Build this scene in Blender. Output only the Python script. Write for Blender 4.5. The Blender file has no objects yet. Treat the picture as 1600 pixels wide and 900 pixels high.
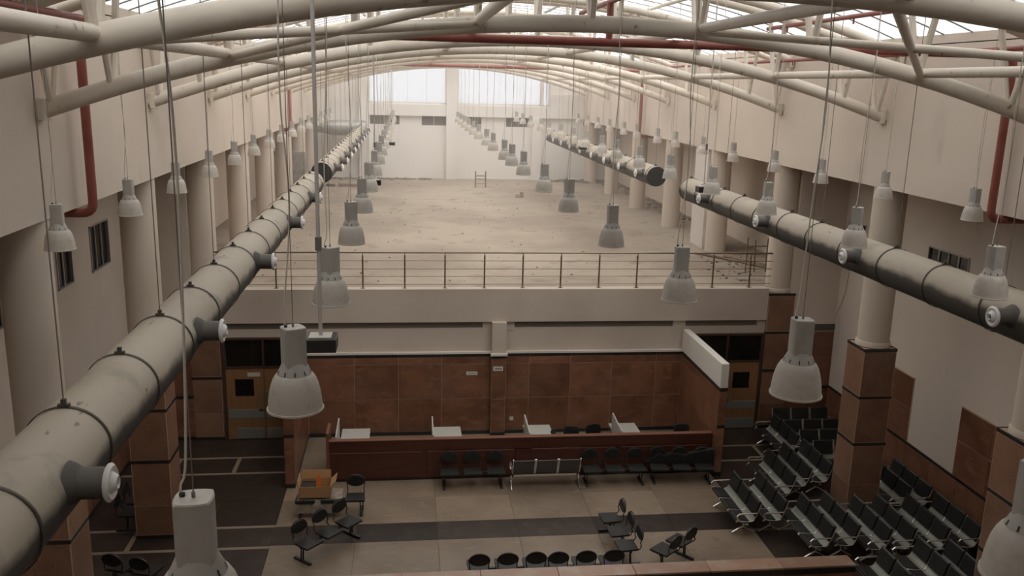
import bpy, math, random
from mathutils import Vector, Matrix
random.seed(7)
sc = bpy.context.scene
col = sc.collection
PI = math.pi

# ------------------------------------------------------------------ camera
F_PX, YAW, PITCH, ROLL, CAM_Z = 1371.8, 0.12201, 0.22865, -0.025404, 10.6
fw = Vector((math.sin(YAW) * math.cos(PITCH), math.cos(YAW) * math.cos(PITCH), -math.sin(PITCH)))
rt = Vector((math.cos(YAW), -math.sin(YAW), 0))
dn = fw.cross(rt)
rt2 = math.cos(ROLL) * rt + math.sin(ROLL) * dn
dn2 = -math.sin(ROLL) * rt + math.cos(ROLL) * dn
cam = bpy.data.objects.new('camera', bpy.data.cameras.new('camera'))
col.objects.link(cam)
m3 = Matrix((rt2, -dn2, -fw)).transposed()
cam.matrix_world = Matrix.Translation((0, 0, CAM_Z)) @ m3.to_4x4()
cam.data.sensor_width = 36.0
cam.data.lens = F_PX / 1600 * 36.0
cam.data.clip_end = 300
cam.data.clip_start = 0.05
sc.camera = cam

# ------------------------------------------------------------------ world, sun, exposure
w = bpy.data.worlds.new('overcast_sky')
sc.world = w
w.use_nodes = True
nt = w.node_tree
bg = nt.nodes['Background']
tc = nt.nodes.new('ShaderNodeTexCoord')
sep = nt.nodes.new('ShaderNodeSeparateXYZ')
cr = nt.nodes.new('ShaderNodeValToRGB')
nt.links.new(tc.outputs['Generated'], sep.inputs[0])
nt.links.new(sep.outputs['Z'], cr.inputs['Fac'])
cr.color_ramp.elements[0].position = 0.0
cr.color_ramp.elements[0].color = (0.79, 0.785, 0.78, 1)
cr.color_ramp.elements[1].position = 1.0
cr.color_ramp.elements[1].color = (1.0, 0.962, 0.915, 1)
nt.links.new(cr.outputs['Color'], bg.inputs['Color'])
bg.inputs['Strength'].default_value = 3.2
sun = bpy.data.objects.new('hazy_sun', bpy.data.lights.new('hazy_sun', 'SUN'))
sun.data.energy = 3.0
sun.data.angle = math.radians(25)
sun.data.color = (1.0, 0.95, 0.88)
sun.rotation_euler = Vector((-0.30, 0.50, -0.85)).to_track_quat('-Z', 'Y').to_euler()
col.objects.link(sun)
sc.view_settings.view_transform = 'Standard'
sc.view_settings.look = 'None'
sc.view_settings.gamma = 1.0
sc.view_settings.use_curve_mapping = False
sc.view_settings.exposure = -0.05
sc.cycles.max_bounces = 10
sc.cycles.diffuse_bounces = 6
sc.cycles.transparent_max_bounces = 12

# ------------------------------------------------------------------ materials
M = {}
def mat(name, color, rough=0.6, metal=0.0, vary=0.0, noise=None, bump=None, spec=None, coat=0.0):
    """noise: list of (scale, colour2, lo, hi, detail[, stretch]) layers mixed over the base colour"""
    m = bpy.data.materials.new(name); m.use_nodes = True
    n = m.node_tree.nodes; l = m.node_tree.links
    b = n['Principled BSDF']
    b.inputs['Roughness'].default_value = rough
    b.inputs['Metallic'].default_value = metal
    if spec is not None: b.inputs['Specular IOR Level'].default_value = spec
    if coat: b.inputs['Coat Weight'].default_value = coat
    rgb = n.new('ShaderNodeRGB'); rgb.outputs[0].default_value = (*color, 1)
    out = rgb.outputs[0]
    tcn = n.new('ShaderNodeTexCoord'); geo = n.new('ShaderNodeNewGeometry')
    oi = n.new('ShaderNodeObjectInfo')
    off = n.new('ShaderNodeVectorMath'); off.operation = 'MULTIPLY_ADD'
    cmb = n.new('ShaderNodeCombineXYZ')
    for i in range(3): l.new(oi.outputs['Random'], cmb.inputs[i])
    l.new(cmb.outputs[0], off.inputs[0]); off.inputs[1].default_value = (37, 53, 71) if vary else (0, 0, 0)
    l.new(geo.outputs['Position'], off.inputs[2])
    for layer in (noise or []):
        scale, c2, lo, hi, det = layer[:5]
        st = layer[5] if len(layer) > 5 else (1, 1, 1)
        mp = n.new('ShaderNodeMapping'); mp.inputs['Scale'].default_value = st
        l.new(off.outputs[0], mp.inputs['Vector'])
        t = n.new('ShaderNodeTexNoise'); t.inputs['Scale'].default_value = scale; t.inputs['Detail'].default_value = det
        l.new(mp.outputs[0], t.inputs['Vector'])
        r = n.new('ShaderNodeMapRange'); r.inputs['From Min'].default_value = lo; r.inputs['From Max'].default_value = hi
        l.new(t.outputs['Fac'], r.inputs['Value'])
        mx = n.new('ShaderNodeMix'); mx.data_type = 'RGBA'
        l.new(r.outputs[0], mx.inputs[0]); l.new(out, mx.inputs[6]); mx.inputs[7].default_value = (*c2, 1)
        out = mx.outputs[2]
    if vary:
        r = n.new('ShaderNodeMapRange'); r.inputs['To Min'].default_value = 1 - vary; r.inputs['To Max'].default_value = 1 + vary
        l.new(oi.outputs['Random'], r.inputs['Value'])
        hs = n.new('ShaderNodeHueSaturation'); l.new(out, hs.inputs['Color']); l.new(r.outputs[0], hs.inputs['Value'])
        out = hs.outputs[0]
    l.new(out, b.inputs['Base Color'])
    if bump:
        t = n.new('ShaderNodeTexNoise'); t.inputs['Scale'].default_value = bump[0]; t.inputs['Detail'].default_value = 4
        l.new(geo.outputs['Position'], t.inputs['Vector'])
        bp = n.new('ShaderNodeBump'); bp.inputs['Strength'].default_value = bump[1]; bp.inputs['Distance'].default_value = 0.02
        l.new(t.outputs['Fac'], bp.inputs['Height']); l.new(bp.outputs[0], b.inputs['Normal'])
    M[name] = m
    return m

mat('wall_paint', (0.70, 0.60, 0.51), 0.9, spec=0.2, noise=[(0.25, (0.60, 0.52, 0.445), 0.42, 0.7, 4), (1.2, (0.50, 0.42, 0.35), 0.62, 0.8, 6, (1, 1, 0.25))])
mat('white_paint', (0.72, 0.67, 0.61), 0.8, noise=[(0.4, (0.65, 0.60, 0.54), 0.45, 0.7, 4)])
mat('far_paint', (0.80, 0.765, 0.725), 0.8, noise=[(0.3, (0.75, 0.71, 0.665), 0.45, 0.7, 4)])
mat('beam_paint', (0.62, 0.53, 0.45), 0.9, spec=0.2, noise=[(0.5, (0.55, 0.465, 0.39), 0.45, 0.7, 4)])
mat('column_paint', (0.66, 0.565, 0.475), 0.9, spec=0.2, noise=[(0.6, (0.58, 0.49, 0.40), 0.45, 0.7, 4, (1, 1, 0.3))])
mat('tube_paint', (0.72, 0.645, 0.55), 0.45, noise=[(1.5, (0.62, 0.54, 0.45), 0.45, 0.72, 5), (6, (0.32, 0.23, 0.15), 0.66, 0.74, 6)])
mat('granite_tile', (0.24, 0.108, 0.062), 0.32, vary=0.2, noise=[(1.6, (0.16, 0.070, 0.040), 0.40, 0.66, 8), (2.6, (0.30, 0.150, 0.090), 0.55, 0.78, 9, (1, 1, 2.2)), (60, (0.12, 0.05, 0.03), 0.55, 0.72, 2)])
mat('pedestal_tile', (0.27, 0.150, 0.095), 0.32, vary=0.18, noise=[(1.6, (0.21, 0.110, 0.068), 0.40, 0.66, 8), (60, (0.12, 0.058, 0.036), 0.55, 0.72, 2)])
mat('pink_granite', (0.33, 0.19, 0.13), 0.35, vary=0.12, noise=[(2.2, (0.36, 0.27, 0.20), 0.48, 0.66, 8), (40, (0.33, 0.20, 0.14), 0.55, 0.75, 2)])
mat('black_granite', (0.028, 0.022, 0.019), 0.3, vary=0.2, noise=[(50, (0.06, 0.05, 0.045), 0.6, 0.75, 2)])
mat('grout', (0.50, 0.33, 0.235), 0.85)
mat('floor_dark', (0.038, 0.026, 0.020), 0.34, vary=0.25, spec=0.35, noise=[(3.0, (0.058, 0.041, 0.032), 0.48, 0.7, 8), (24, (0.095, 0.072, 0.058), 0.66, 0.78, 5)])
mat('floor_light', (0.26, 0.195, 0.14), 0.34, vary=0.07, noise=[(0.9, (0.205, 0.15, 0.105), 0.40, 0.66, 8), (5, (0.15, 0.107, 0.075), 0.60, 0.8, 7), (2.2, (0.30, 0.235, 0.175), 0.58, 0.75, 9, (1, 3, 1))])
mat('floor_strip', (0.27, 0.205, 0.15), 0.4, vary=0.08)
mat('floor_joint', (0.12, 0.09, 0.068), 0.8)
mat('deck_concrete', (0.41, 0.345, 0.275), 0.95, spec=0.15, noise=[(0.22, (0.31, 0.25, 0.20), 0.40, 0.64, 6), (1.1, (0.27, 0.215, 0.17), 0.56, 0.78, 8), (0.6, (0.12, 0.09, 0.07), 0.66, 0.78, 10, (1, 1.6, 1)), (14, (0.24, 0.19, 0.14), 0.70, 0.76, 4)], bump=(9, 0.25))
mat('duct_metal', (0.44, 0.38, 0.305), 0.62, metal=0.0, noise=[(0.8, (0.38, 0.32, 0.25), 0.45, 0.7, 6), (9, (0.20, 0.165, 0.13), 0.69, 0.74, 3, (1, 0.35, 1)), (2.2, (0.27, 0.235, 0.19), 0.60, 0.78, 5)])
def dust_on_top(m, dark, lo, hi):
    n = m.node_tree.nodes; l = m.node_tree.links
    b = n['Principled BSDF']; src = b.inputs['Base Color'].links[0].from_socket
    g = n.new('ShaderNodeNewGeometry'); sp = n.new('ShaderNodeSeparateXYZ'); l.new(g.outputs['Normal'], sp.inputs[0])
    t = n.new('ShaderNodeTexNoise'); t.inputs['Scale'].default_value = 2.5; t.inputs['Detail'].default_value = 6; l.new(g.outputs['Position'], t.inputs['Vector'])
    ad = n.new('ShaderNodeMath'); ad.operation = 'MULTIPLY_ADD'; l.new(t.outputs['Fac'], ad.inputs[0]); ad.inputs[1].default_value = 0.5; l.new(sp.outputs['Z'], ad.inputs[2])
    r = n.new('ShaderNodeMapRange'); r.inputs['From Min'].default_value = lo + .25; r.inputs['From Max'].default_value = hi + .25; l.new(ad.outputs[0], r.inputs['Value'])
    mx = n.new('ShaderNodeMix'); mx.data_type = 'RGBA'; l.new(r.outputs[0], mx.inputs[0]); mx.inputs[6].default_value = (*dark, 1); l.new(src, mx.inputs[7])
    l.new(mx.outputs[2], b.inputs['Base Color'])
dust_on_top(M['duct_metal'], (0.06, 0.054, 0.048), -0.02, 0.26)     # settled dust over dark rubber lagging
mat('duct_dark', (0.09, 0.083, 0.075), 0.75, noise=[(2, (0.13, 0.12, 0.11), 0.5, 0.7, 4)])
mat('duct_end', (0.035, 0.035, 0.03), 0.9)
mat('strap_steel', (0.10, 0.085, 0.07), 0.5, metal=0.6)
mat('nozzle_white', (0.74, 0.72, 0.69), 0.35)
mat('nozzle_grey', (0.115, 0.102, 0.09), 0.55)
mat('grey_steel', (0.34, 0.33, 0.31), 0.4, metal=0.5)
mat('pole_grey', (0.52, 0.49, 0.45), 0.5)
mat('galvanised', (0.42, 0.41, 0.39), 0.42, metal=0.55, noise=[(4, (0.34, 0.33, 0.31), 0.45, 0.65, 3)])
mat('lamp_shell', (0.55, 0.50, 0.44), 0.5, noise=[(14, (0.48, 0.43, 0.37), 0.5, 0.7, 4)])
mat('lamp_housing', (0.45, 0.425, 0.39), 0.45, noise=[(9, (0.40, 0.37, 0.33), 0.5, 0.7, 4)])
mat('lamp_slot', (0.03, 0.028, 0.026), 0.8)
mat('cord', (0.68, 0.63, 0.56), 0.6)
mat('wire', (0.22, 0.20, 0.18), 0.5, metal=0.3)
mat('red_pipe', (0.29, 0.085, 0.066), 0.42, noise=[(3, (0.25, 0.06, 0.045), 0.5, 0.7, 4)])
mat('black_plastic', (0.022, 0.02, 0.018), 0.4)
mat('black_pad', (0.021, 0.020, 0.018), 0.42, noise=[(18, (0.032, 0.030, 0.027), 0.5, 0.7, 3)], spec=0.35)
mat('seat_steel', (0.30, 0.305, 0.26), 0.5, metal=0.3)
mat('chrome', (0.90, 0.88, 0.84), 0.22, metal=0.9)
mat('cherry_wood', (0.085, 0.027, 0.017), 0.35, noise=[(2.2, (0.07, 0.019, 0.012), 0.42, 0.66, 6, (0.25, 1, 7)), (8, (0.14, 0.045, 0.026), 0.6, 0.8, 4, (0.15, 1, 9))])
mat('cherry_edge', (0.19, 0.078, 0.045), 0.4)
mat('desk_white', (0.47, 0.45, 0.40), 0.55)
mat('desk_grey', (0.27, 0.26, 0.23), 0.55)
mat('door_wood', (0.30, 0.155, 0.072), 0.4, noise=[(3, (0.25, 0.125, 0.056), 0.45, 0.66, 6, (8, 1, 0.4))])
mat('door_frame', (0.07, 0.035, 0.022), 0.45)
mat('door_plate', (0.36, 0.37, 0.34), 0.35, metal=0.5)
mat('dark_glass', (0.012, 0.011, 0.010), 0.08)
mat('dark_recess', (0.16, 0.14, 0.12), 0.95)
mat('recess_grey', (0.21, 0.18, 0.15), 0.9)
mat('mesh_dark', (0.085, 0.08, 0.072), 0.5, metal=0.2)
mat('grille_dark', (0.10, 0.088, 0.075), 0.9)
mat('window_steel', (0.40, 0.385, 0.36), 0.4, metal=0.4)
mat('railing_steel', (0.30, 0.235, 0.175), 0.32, metal=0.85)
mat('carton', (0.46, 0.26, 0.12), 0.85)
mat('orange_paper', (0.85, 0.22, 0.05), 0.7)
mat('wrap_sheet', (0.33, 0.27, 0.21), 0.35, noise=[(6, (0.22, 0.17, 0.13), 0.45, 0.65, 6)])
mat('sign_white', (0.62, 0.57, 0.50), 0.5)
mat('sign_ink', (0.10, 0.08, 0.07), 0.7)
mat('rubble', (0.40, 0.335, 0.27), 0.95, vary=0.35)
mat('old_wood', (0.20, 0.145, 0.10), 0.8, vary=0.3)
mat('rust_iron', (0.16, 0.11, 0.08), 0.75)
mat('roof_light_blocker', (0.42, 0.38, 0.33), 0.8)  # opaque panels added in the unseen near roof to cut daylight
mat('light_block_soffit', (0.30, 0.26, 0.22), 0.9)

def glazing(name, tint, transp, translu):
    m = bpy.data.materials.new(name); m.use_nodes = True
    n = m.node_tree.nodes; l = m.node_tree.links
    n.remove(n['Principled BSDF'])
    tr = n.new('ShaderNodeBsdfTransparent'); tr.inputs[0].default_value = (*[c * transp for c in tint], 1)
    tl = n.new('ShaderNodeBsdfTranslucent'); tl.inputs[0].default_value = (*[c * translu for c in tint], 1)
    add = n.new('ShaderNodeMixShader'); add.inputs[0].default_value = 0.5
    l.new(tr.outputs[0], add.inputs[1]); l.new(tl.outputs[0], add.inputs[2])
    l.new(add.outputs[0], n['Material Output'].inputs[0])
    M[name] = m
glazing('roof_glazing', (0.97, 0.985, 1.0), 0.60, 0.62)
glazing('dimmed_glazing', (0.95, 0.98, 1.0), 0.40, 0.44)  # pane colour lowered to dim daylight over the near hall
glazing('far_glazing', (0.98, 0.985, 1.0), 0.60, 0.62)

# ------------------------------------------------------------------ mesh building
class MB:
    def __init__(s): s.v = []; s.f = []
    def box(s, x0, x1, y0, y1, z0, z1, ch=0.0):
        b = len(s.v)
        if ch <= 0:
            s.v += [(x, y, z) for z in (z0, z1) for y in (y0, y1) for x in (x0, x1)]
            s.f += [tuple(b + i for i in q) for q in ((0, 2, 3, 1), (4, 5, 7, 6), (0, 1, 5, 4), (2, 6, 7, 3), (0, 4, 6, 2), (1, 3, 7, 5))]
        else:
            import itertools
            idx = {}
            for sx, sy, sz in itertools.product((0, 1), repeat=3):
                p = [(x0, x1)[sx], (y0, y1)[sy], (z0, z1)[sz]]
                sg = [1 - 2 * sx, 1 - 2 * sy, 1 - 2 * sz]
                for a in range(3):
                    q = [p[i] + (0 if i == a else sg[i] * ch) for i in range(3)]
                    idx[(sx, sy, sz, a)] = len(s.v); s.v.append(tuple(q))
            I = idx
            for a in range(3):
                u, w_ = [(1, 2), (2, 0), (0, 1)][a]
                for e in (0, 1):
                    q = []
                    for cu, cw in ((0, 0), (1, 0), (1, 1), (0, 1)):
                        k = [0, 0, 0]; k[a] = e; k[u] = cu; k[w_] = cw
                        q.append(I[(*k, a)])
                    s.f.append(tuple(q if e else q[::-1]))
            for a in range(3):      # edges along axis a
                u, w_ = [(1, 2), (2, 0), (0, 1)][a]
                for cu in (0, 1):
                    for cw in (0, 1):
                        k0 = [0, 0, 0]; k0[u] = cu; k0[w_] = cw; k1 = list(k0); k1[a] = 1
                        q = [I[(*k0, u)], I[(*k1, u)], I[(*k1, w_)], I[(*k0, w_)]]
                        s.f.append(tuple(q if cu == cw else q[::-1]))
            for c in itertools.product((0, 1), repeat=3):
                q = [I[(*c, 0)], I[(*c, 1)], I[(*c, 2)]]
                s.f.append(tuple(q if sum(c) % 2 == 1 else q[::-1]))
        return s
    def poly(s, pts, r, n=8, caps=True, flat=None):
        """tube along a polyline; r number or list"""
        pts = [Vector(p) for p in pts]; N = len(pts)
        rr = r if isinstance(r, (list, tuple)) else [r] * N
        up = None
        base = len(s.v)
        for i, p in enumerate(pts):
            t = (pts[min(i + 1, N - 1)] - pts[max(i - 1, 0)]).normalized()
            if up is None:
                up = Vector((0, 0, 1)) if abs(t.z) < 0.9 else Vector((1, 0, 0))
            a = t.cross(up).normalized(); b_ = a.cross(t).normalized(); up = b_
            k = 1.0
            if 0 < i < N - 1:
                d1 = (pts[i] - pts[i - 1]).normalized(); d2 = (pts[i + 1] - pts[i]).normalized()
                k = 1 / max(0.5, math.cos(d1.angle(d2, 0) / 2))
            for j in range(n):
                th = 2 * PI * j / n
                s.v.append(tuple(p + (a * math.cos(th) + b_ * math.sin(th) * (flat or 1)) * rr[i] * k))
        for i in range(N - 1):
            for j in range(n):
                j2 = (j + 1) % n
                s.f.append((base + i * n + j, base + i * n + j2, base + (i + 1) * n + j2, base + (i + 1) * n + j))
        if caps:
            s.f.append(tuple(base + j for j in range(n))[::-1])
            s.f.append(tuple(base + (N - 1) * n + j for j in range(n)))
        return s
    def lathe(s, prof, n=24, c=(0, 0, 0), axis='Z', cap0=True, cap1=True, sup=1.0, rot=0.0):
        """profile list of (r, h); sup: superellipse power (<1 squarer)"""
        base = len(s.v)
        for r_, h in prof:
            for j in range(n):
                th = 2 * PI * j / n + rot
                cx, cy = math.cos(th), math.sin(th)
                x, y = r_ * cx, r_ * cy
                if axis == 'Z': p = (c[0] + x, c[1] + y, c[2] + h)
                elif axis == 'X': p = (c[0] + h, c[1] + x, c[2] + y)
                else: p = (c[0] + y, c[1] + h, c[2] + x)
                s.v.append(p)
        for i in range(len(prof) - 1):
            for j in range(n):
                j2 = (j + 1) % n
                s.f.append((base + i * n + j, base + i * n + j2, base + (i + 1) * n + j2, base + (i + 1) * n + j))
        if cap0: s.f.append(tuple(base + j for j in range(n))[::-1])
        if cap1: s.f.append(tuple(base + (len(prof) - 1) * n + j for j in range(n)))
        return s
    def prism(s, pts2, a0, a1, axis='Y'):
        """2D outline extruded along axis; pts2 in (x,z) for Y, (y,z) for X, (x,y) for Z"""
        base = len(s.v); n = len(pts2)
        for a in (a0, a1):
            for u, v in pts2:
                s.v.append({'Y': (u, a, v), 'X': (a, u, v), 'Z': (u, v, a)}[axis])
        for j in range(n):
            j2 = (j + 1) % n
            s.f.append((base + j, base + j2, base + n + j2, base + n + j))
        s.f.append(tuple(base + j for j in range(n))[::-1]); s.f.append(tuple(base + n + j for j in range(n)))
        return s
    def build(s, name, material, parent=None, world=True, smooth=False, auto=40):
        me = bpy.data.meshes.new(name)
        off = Vector((0, 0, 0))
        if parent is not None and world:
            p = parent
            while p is not None:
                off += p.location; p = p.parent
        me.from_pydata([tuple(Vector(v) - off) for v in s.v], [], s.f)
        import bmesh
        bm = bmesh.new(); bm.from_mesh(me); bmesh.ops.recalc_face_normals(bm, faces=bm.faces); bm.to_mesh(me); bm.free()
        me.materials.append(M[material])
        if smooth:
            for p in me.polygons: p.use_smooth = True
            try: me.set_sharp_from_angle(angle=math.radians(auto))
            except Exception: pass
        o = bpy.data.objects.new(name, me); col.objects.link(o)
        if parent is not None: o.parent = parent
        return o

def tag(o, label, cat, group=None):
    o['label'] = label; o['category'] = cat
    if group: o['group'] = group
    return o
def thing(name, loc, label, cat, group=None, rz=0.0):
    o = bpy.data.objects.new(name, None); col.objects.link(o)
    o.empty_display_size = 0.2
    o.location = loc; o.rotation_euler = (0, 0, rz)
    return tag(o, label, cat, group)
def struct(o): o['kind'] = 'structure'; return o
def dup(root, loc, rz=0.0, label=None, group=None):
    def cp(o, parent):
        c = o.copy(); col.objects.link(c)
        if parent is not None: c.parent = parent
        for ch in o.children: cp(ch, c)
        return c
    r = cp(root, None)
    r.location = loc; r.rotation_euler = (0, 0, rz)
    if label: r['label'] = label
    if group: r['group'] = group
    return r
def share(src, loc, parent, name=None):
    c = src.copy(); col.objects.link(c); c.parent = parent; c.location = loc
    if name: c.name = name
    return c
_tile_cache = {}
def tile(parent, name, material, x0, x1, y0, y1, z0, z1, ch=0.004):
    """one box piece at world position, meshes shared by size"""
    d = (round(x1 - x0, 3), round(y1 - y0, 3), round(z1 - z0, 3), material, name)
    off = Vector((0, 0, 0)); p = parent
    while p is not None: off += p.location; p = p.parent
    ctr = Vector(((x0 + x1) / 2, (y0 + y1) / 2, (z0 + z1) / 2)) - off
    if d not in _tile_cache:
        hx, hy, hz = d[0] / 2, d[1] / 2, d[2] / 2
        o = MB().box(-hx, hx, -hy, hy, -hz, hz, min(ch, hx * .4, hy * .4, hz * .4)).build(name, material, parent, world=False)
        o.location = ctr; _tile_cache[d] = o
        return o
    return share(_tile_cache[d], ctr, parent, name)
ORD = ['first', 'second', 'third', 'fourth', 'fifth', 'sixth', 'seventh', 'eighth', 'ninth', 'tenth', 'eleventh', 'twelfth', 'thirteenth', 'fourteenth', 'fifteenth', 'sixteenth', 'seventeenth', 'eighteenth', 'nineteenth', 'twentieth']

# ------------------------------------------------------------------ dimensions
XC = 2.87                       # centre line of the hall
XL, XR = -5.47, 11.21           # faces of the high side walls
AL, AR = -7.71, 13.45           # aisle walls
YB, YF, YN = 25.43, 56.2, -3.0  # wall under the deck, far wall, wall behind the camera
ZD = 4.6                        # deck level
ZW, ZE = 8.4, 11.65             # underside of the high walls, eaves
COLY = [14.1 + 5.87 * k for k in range(8)]
CLX, CRX = -5.87, 11.61
SAG, HALF, ZT = 1.52, 8.32, 11.54
RAD = (HALF ** 2 + SAG ** 2) / (2 * SAG)
def arcz(dx, top=ZT): return top - RAD + math.sqrt(RAD * RAD - dx * dx)

# ------------------------------------------------------------------ floor of the hall
fl = struct(MB().box(AL, AR, YN, YB + 0.6, -0.25, -0.012).build('floor', 'floor_joint'))
G = 0.004
def slab(x0, x1, y0, y1, m='floor_dark', name='floor_slab'):
    tile(fl, name, m, x0 + G, x1 - G, y0 + G, y1 - G, -0.02, 0.0, 0.002)
SW = 0.11
# light marble field with the dark band across it
LX0, LX1 = -3.18, 8.5
yl = [22.6, 21.2, 19.9]
nx = 6; dx = (LX1 - LX0) / nx
for (ya, yb, m) in ((21.25, 22.6, 'floor_light'), (19.9, 21.25, 'floor_light'), (19.02, 19.9, 'floor_dark'), (17.4, 19.02, 'floor_light'), (15.6, 17.4, 'floor_light'), (13.0, 15.6, 'floor_light')):
    k = 0 if m == 'floor_light' else 0
    for i in range(nx):
        slab(LX0 + i * dx, LX0 + (i + 1) * dx, ya, yb, m)
# floor behind the counter
for i in range(nx): slab(LX0 + i * dx, LX0 + (i + 1) * dx, 22.6, YB, 'floor_light')
def dark_field(xa, xb, xs):
    xs = sorted(xs)
    ys = [13.0, 14.4, 15.8, 17.4, 18.95 - SW / 2]
    bands = [(18.95, 'h'), (19.95, 'h'), (23.0, 'h'), (24.05, 'h')]
    for y, _ in bands:
        tile(fl, 'marble_strip', 'floor_strip', xa + G, xb - G, y - SW / 2, y + SW / 2, -0.02, 0.0, 0.001)
    rows = [(13.0, 14.9), (14.9, 16.9), (16.9, 18.95 - SW / 2), (18.95 + SW / 2, 19.95 - SW / 2), (19.95 + SW / 2, 21.4), (21.4, 23.0 - SW / 2), (23.0 + SW / 2, 24.05 - SW / 2), (24.05 + SW / 2, YB + .1)]
    for (ya, yb) in rows:
        short = yb - ya < 1.0
        edges = [xa] + xs + [xb]
        for i in range(len(edges) - 1):
            a = edges[i] + (SW / 2 if (short and i > 0) else 0)
            b = edges[i + 1] - (SW / 2 if (short and i < len(edges) - 2) else 0)
            slab(a, b, ya, yb)
        if short:
            for x in xs: tile(fl, 'marble_strip', 'floor_strip', x - SW / 2, x + SW / 2, ya + G, yb - G, -0.02, 0.0, 0.001)
dark_field(AL, LX0, [-6.38, -4.75])
dark_field(LX1, AR, [10.49, 12.12])
for i in range(8):
    for j in range(5):
        slab(AL + i * (AR - AL) / 8, AL + (i + 1) * (AR - AL) / 8, 13.0 - (j + 1) * 3.2, 13.0 - j * 3.2)

# ------------------------------------------------------------------ deck and its front
deck = struct(MB().box(AL, AR, YB + .34, YF, ZD - 0.30, ZD).build('floor_deck', 'deck_concrete'))
wb = MB()
wb.box(CLX + .44, CRX - .44, YB, YB + 0.35, 3.59, ZD)                   # deck beam
wb.box(XL - .4, XR + .4, YB + 0.10, YB + 0.35, 2.66, 3.38)                    # infill
wb.box(XL - .4, XR + .4, YB + 0.03, YB + 0.35, 0, 2.66)
wb.box(2.54, 2.97, YB - 0.18, YB + 0.12, 2.58, 3.6)                           # pilaster
for a, b in ((2.27, 2.6), (2.9, 3.24), (8.19, 8.59), (-5.87, -5.26), (10.91, 11.6)):
    wb.box(a, b, YB + 0.09, YB + 0.35, 3.3, 3.6)
wallb = struct(wb.build('wall_back', 'beam_paint'))
MB().box(-2.95, 8.52, YB - 0.04, YB + .03, 2.60, 2.66).build('ledge', 'white_paint', wallb)
MB().box(2.50, 3.01, YB - 0.26, YB - .01, 2.585, 2.65).build('ledge', 'white_paint', wallb)
for a, b in ((-5.26, 2.27), (3.24, 8.19), (8.59, 10.91)):
    MB().box(a, b, YB + 0.14, YB + .16, 3.37, 3.6).build('recess_panel', 'recess_grey', wallb)
MB().box(-2.97, 8.55, YB - 0.006, YB + .03, 0, 2.60).build('grout_bed', 'grout', wallb)
def clad_front(parent, xs, zs, y, t=0.014, m='granite_tile', g=0.008):
    for i in range(len(xs) - 1):
        for j in range(len(zs) - 1):
            tile(parent, 'granite_tile', m, xs[i] + g, xs[i + 1] - g, y - t, y, zs[j] + g, zs[j + 1] - g)
zrows = [0.12, 1.18, 2.28, 2.50]
for xs in ([-2.95, -1.58, -0.27, 1.03, 2.53], [2.98, 3.71, 4.99, 6.30, 7.70, 8.52]):
    clad_front(wallb, xs, zrows, YB - 0.006)
    for i in range(len(xs) - 1):
        tile(wallb, 'border_tile', 'black_granite', xs[i] + .003, xs[i + 1] - .003, YB - .024, YB - .006, 2.503, 2.598)
        tile(wallb, 'skirting_tile', 'black_granite', xs[i] + .003, xs[i + 1] - .003, YB - .024, YB - .006, 0.0, 0.118)
MB().box(2.54, 2.97, YB - 0.18, YB, 0, 2.585).build('grout_bed', 'grout', wallb)
clad_front(wallb, [2.54, 2.97], zrows, YB - 0.18)
tile(wallb, 'border_tile', 'black_granite', 2.535, 2.975, YB - .2, YB - .18, 2.5, 2.583)
tile(wallb, 'skirting_tile', 'black_granite', 2.535, 2.975, YB - .2, YB - .18, 0, .118)
for z0, z1 in zip(zrows[:-1], zrows[1:]):
    for x in (2.526, 2.97):
        tile(wallb, 'granite_tile', 'granite_tile', x, x + .014, YB - .175, YB - .03, z0 + .005, z1 - .005)

# right aisle end wall (facing the camera) and its cladding
for side in (0, 1):
    xa, xb = (12.0, AR) if side else (AL, -6.26)
    nm = 'wall_aisle_end_right' if side else 'wall_aisle_end_left'
    wa = struct(MB().box(xa - .1 * side, xb + .1 * (1 - side), YB, YB + .3, 0, ZW + .2).build(nm, 'wall_paint'))
    tw = (xb - xa) / 2
    MB().box(xa, xb, YB - .005, YB + .01, 0, 3.45).build('grout_bed', 'grout', wa)
    for i in range(2):
        for z0, z1 in ((0.12, 1.3), (1.4, 2.4), (2.4, 3.2)):
            tile(wa, 'granite_tile', 'granite_tile', xa + i * tw + .005, xa + (i + 1) * tw - .005, YB - .02, YB - .005, z0 + .005, z1 - .005)
        tile(wa, 'border_tile', 'black_granite', xa + i * tw, xa + (i + 1) * tw, YB - .026, YB - .005, 1.305, 1.395)
        tile(wa, 'skirting_tile', 'black_granite', xa + i * tw, xa + (i + 1) * tw, YB - .026, YB - .005, 0, .115)
        tile(wa, 'border_tile', 'grille_dark', xa + i * tw, xa + (i + 1) * tw, YB - .026, YB - .005, 3.24, 3.45)

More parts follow.
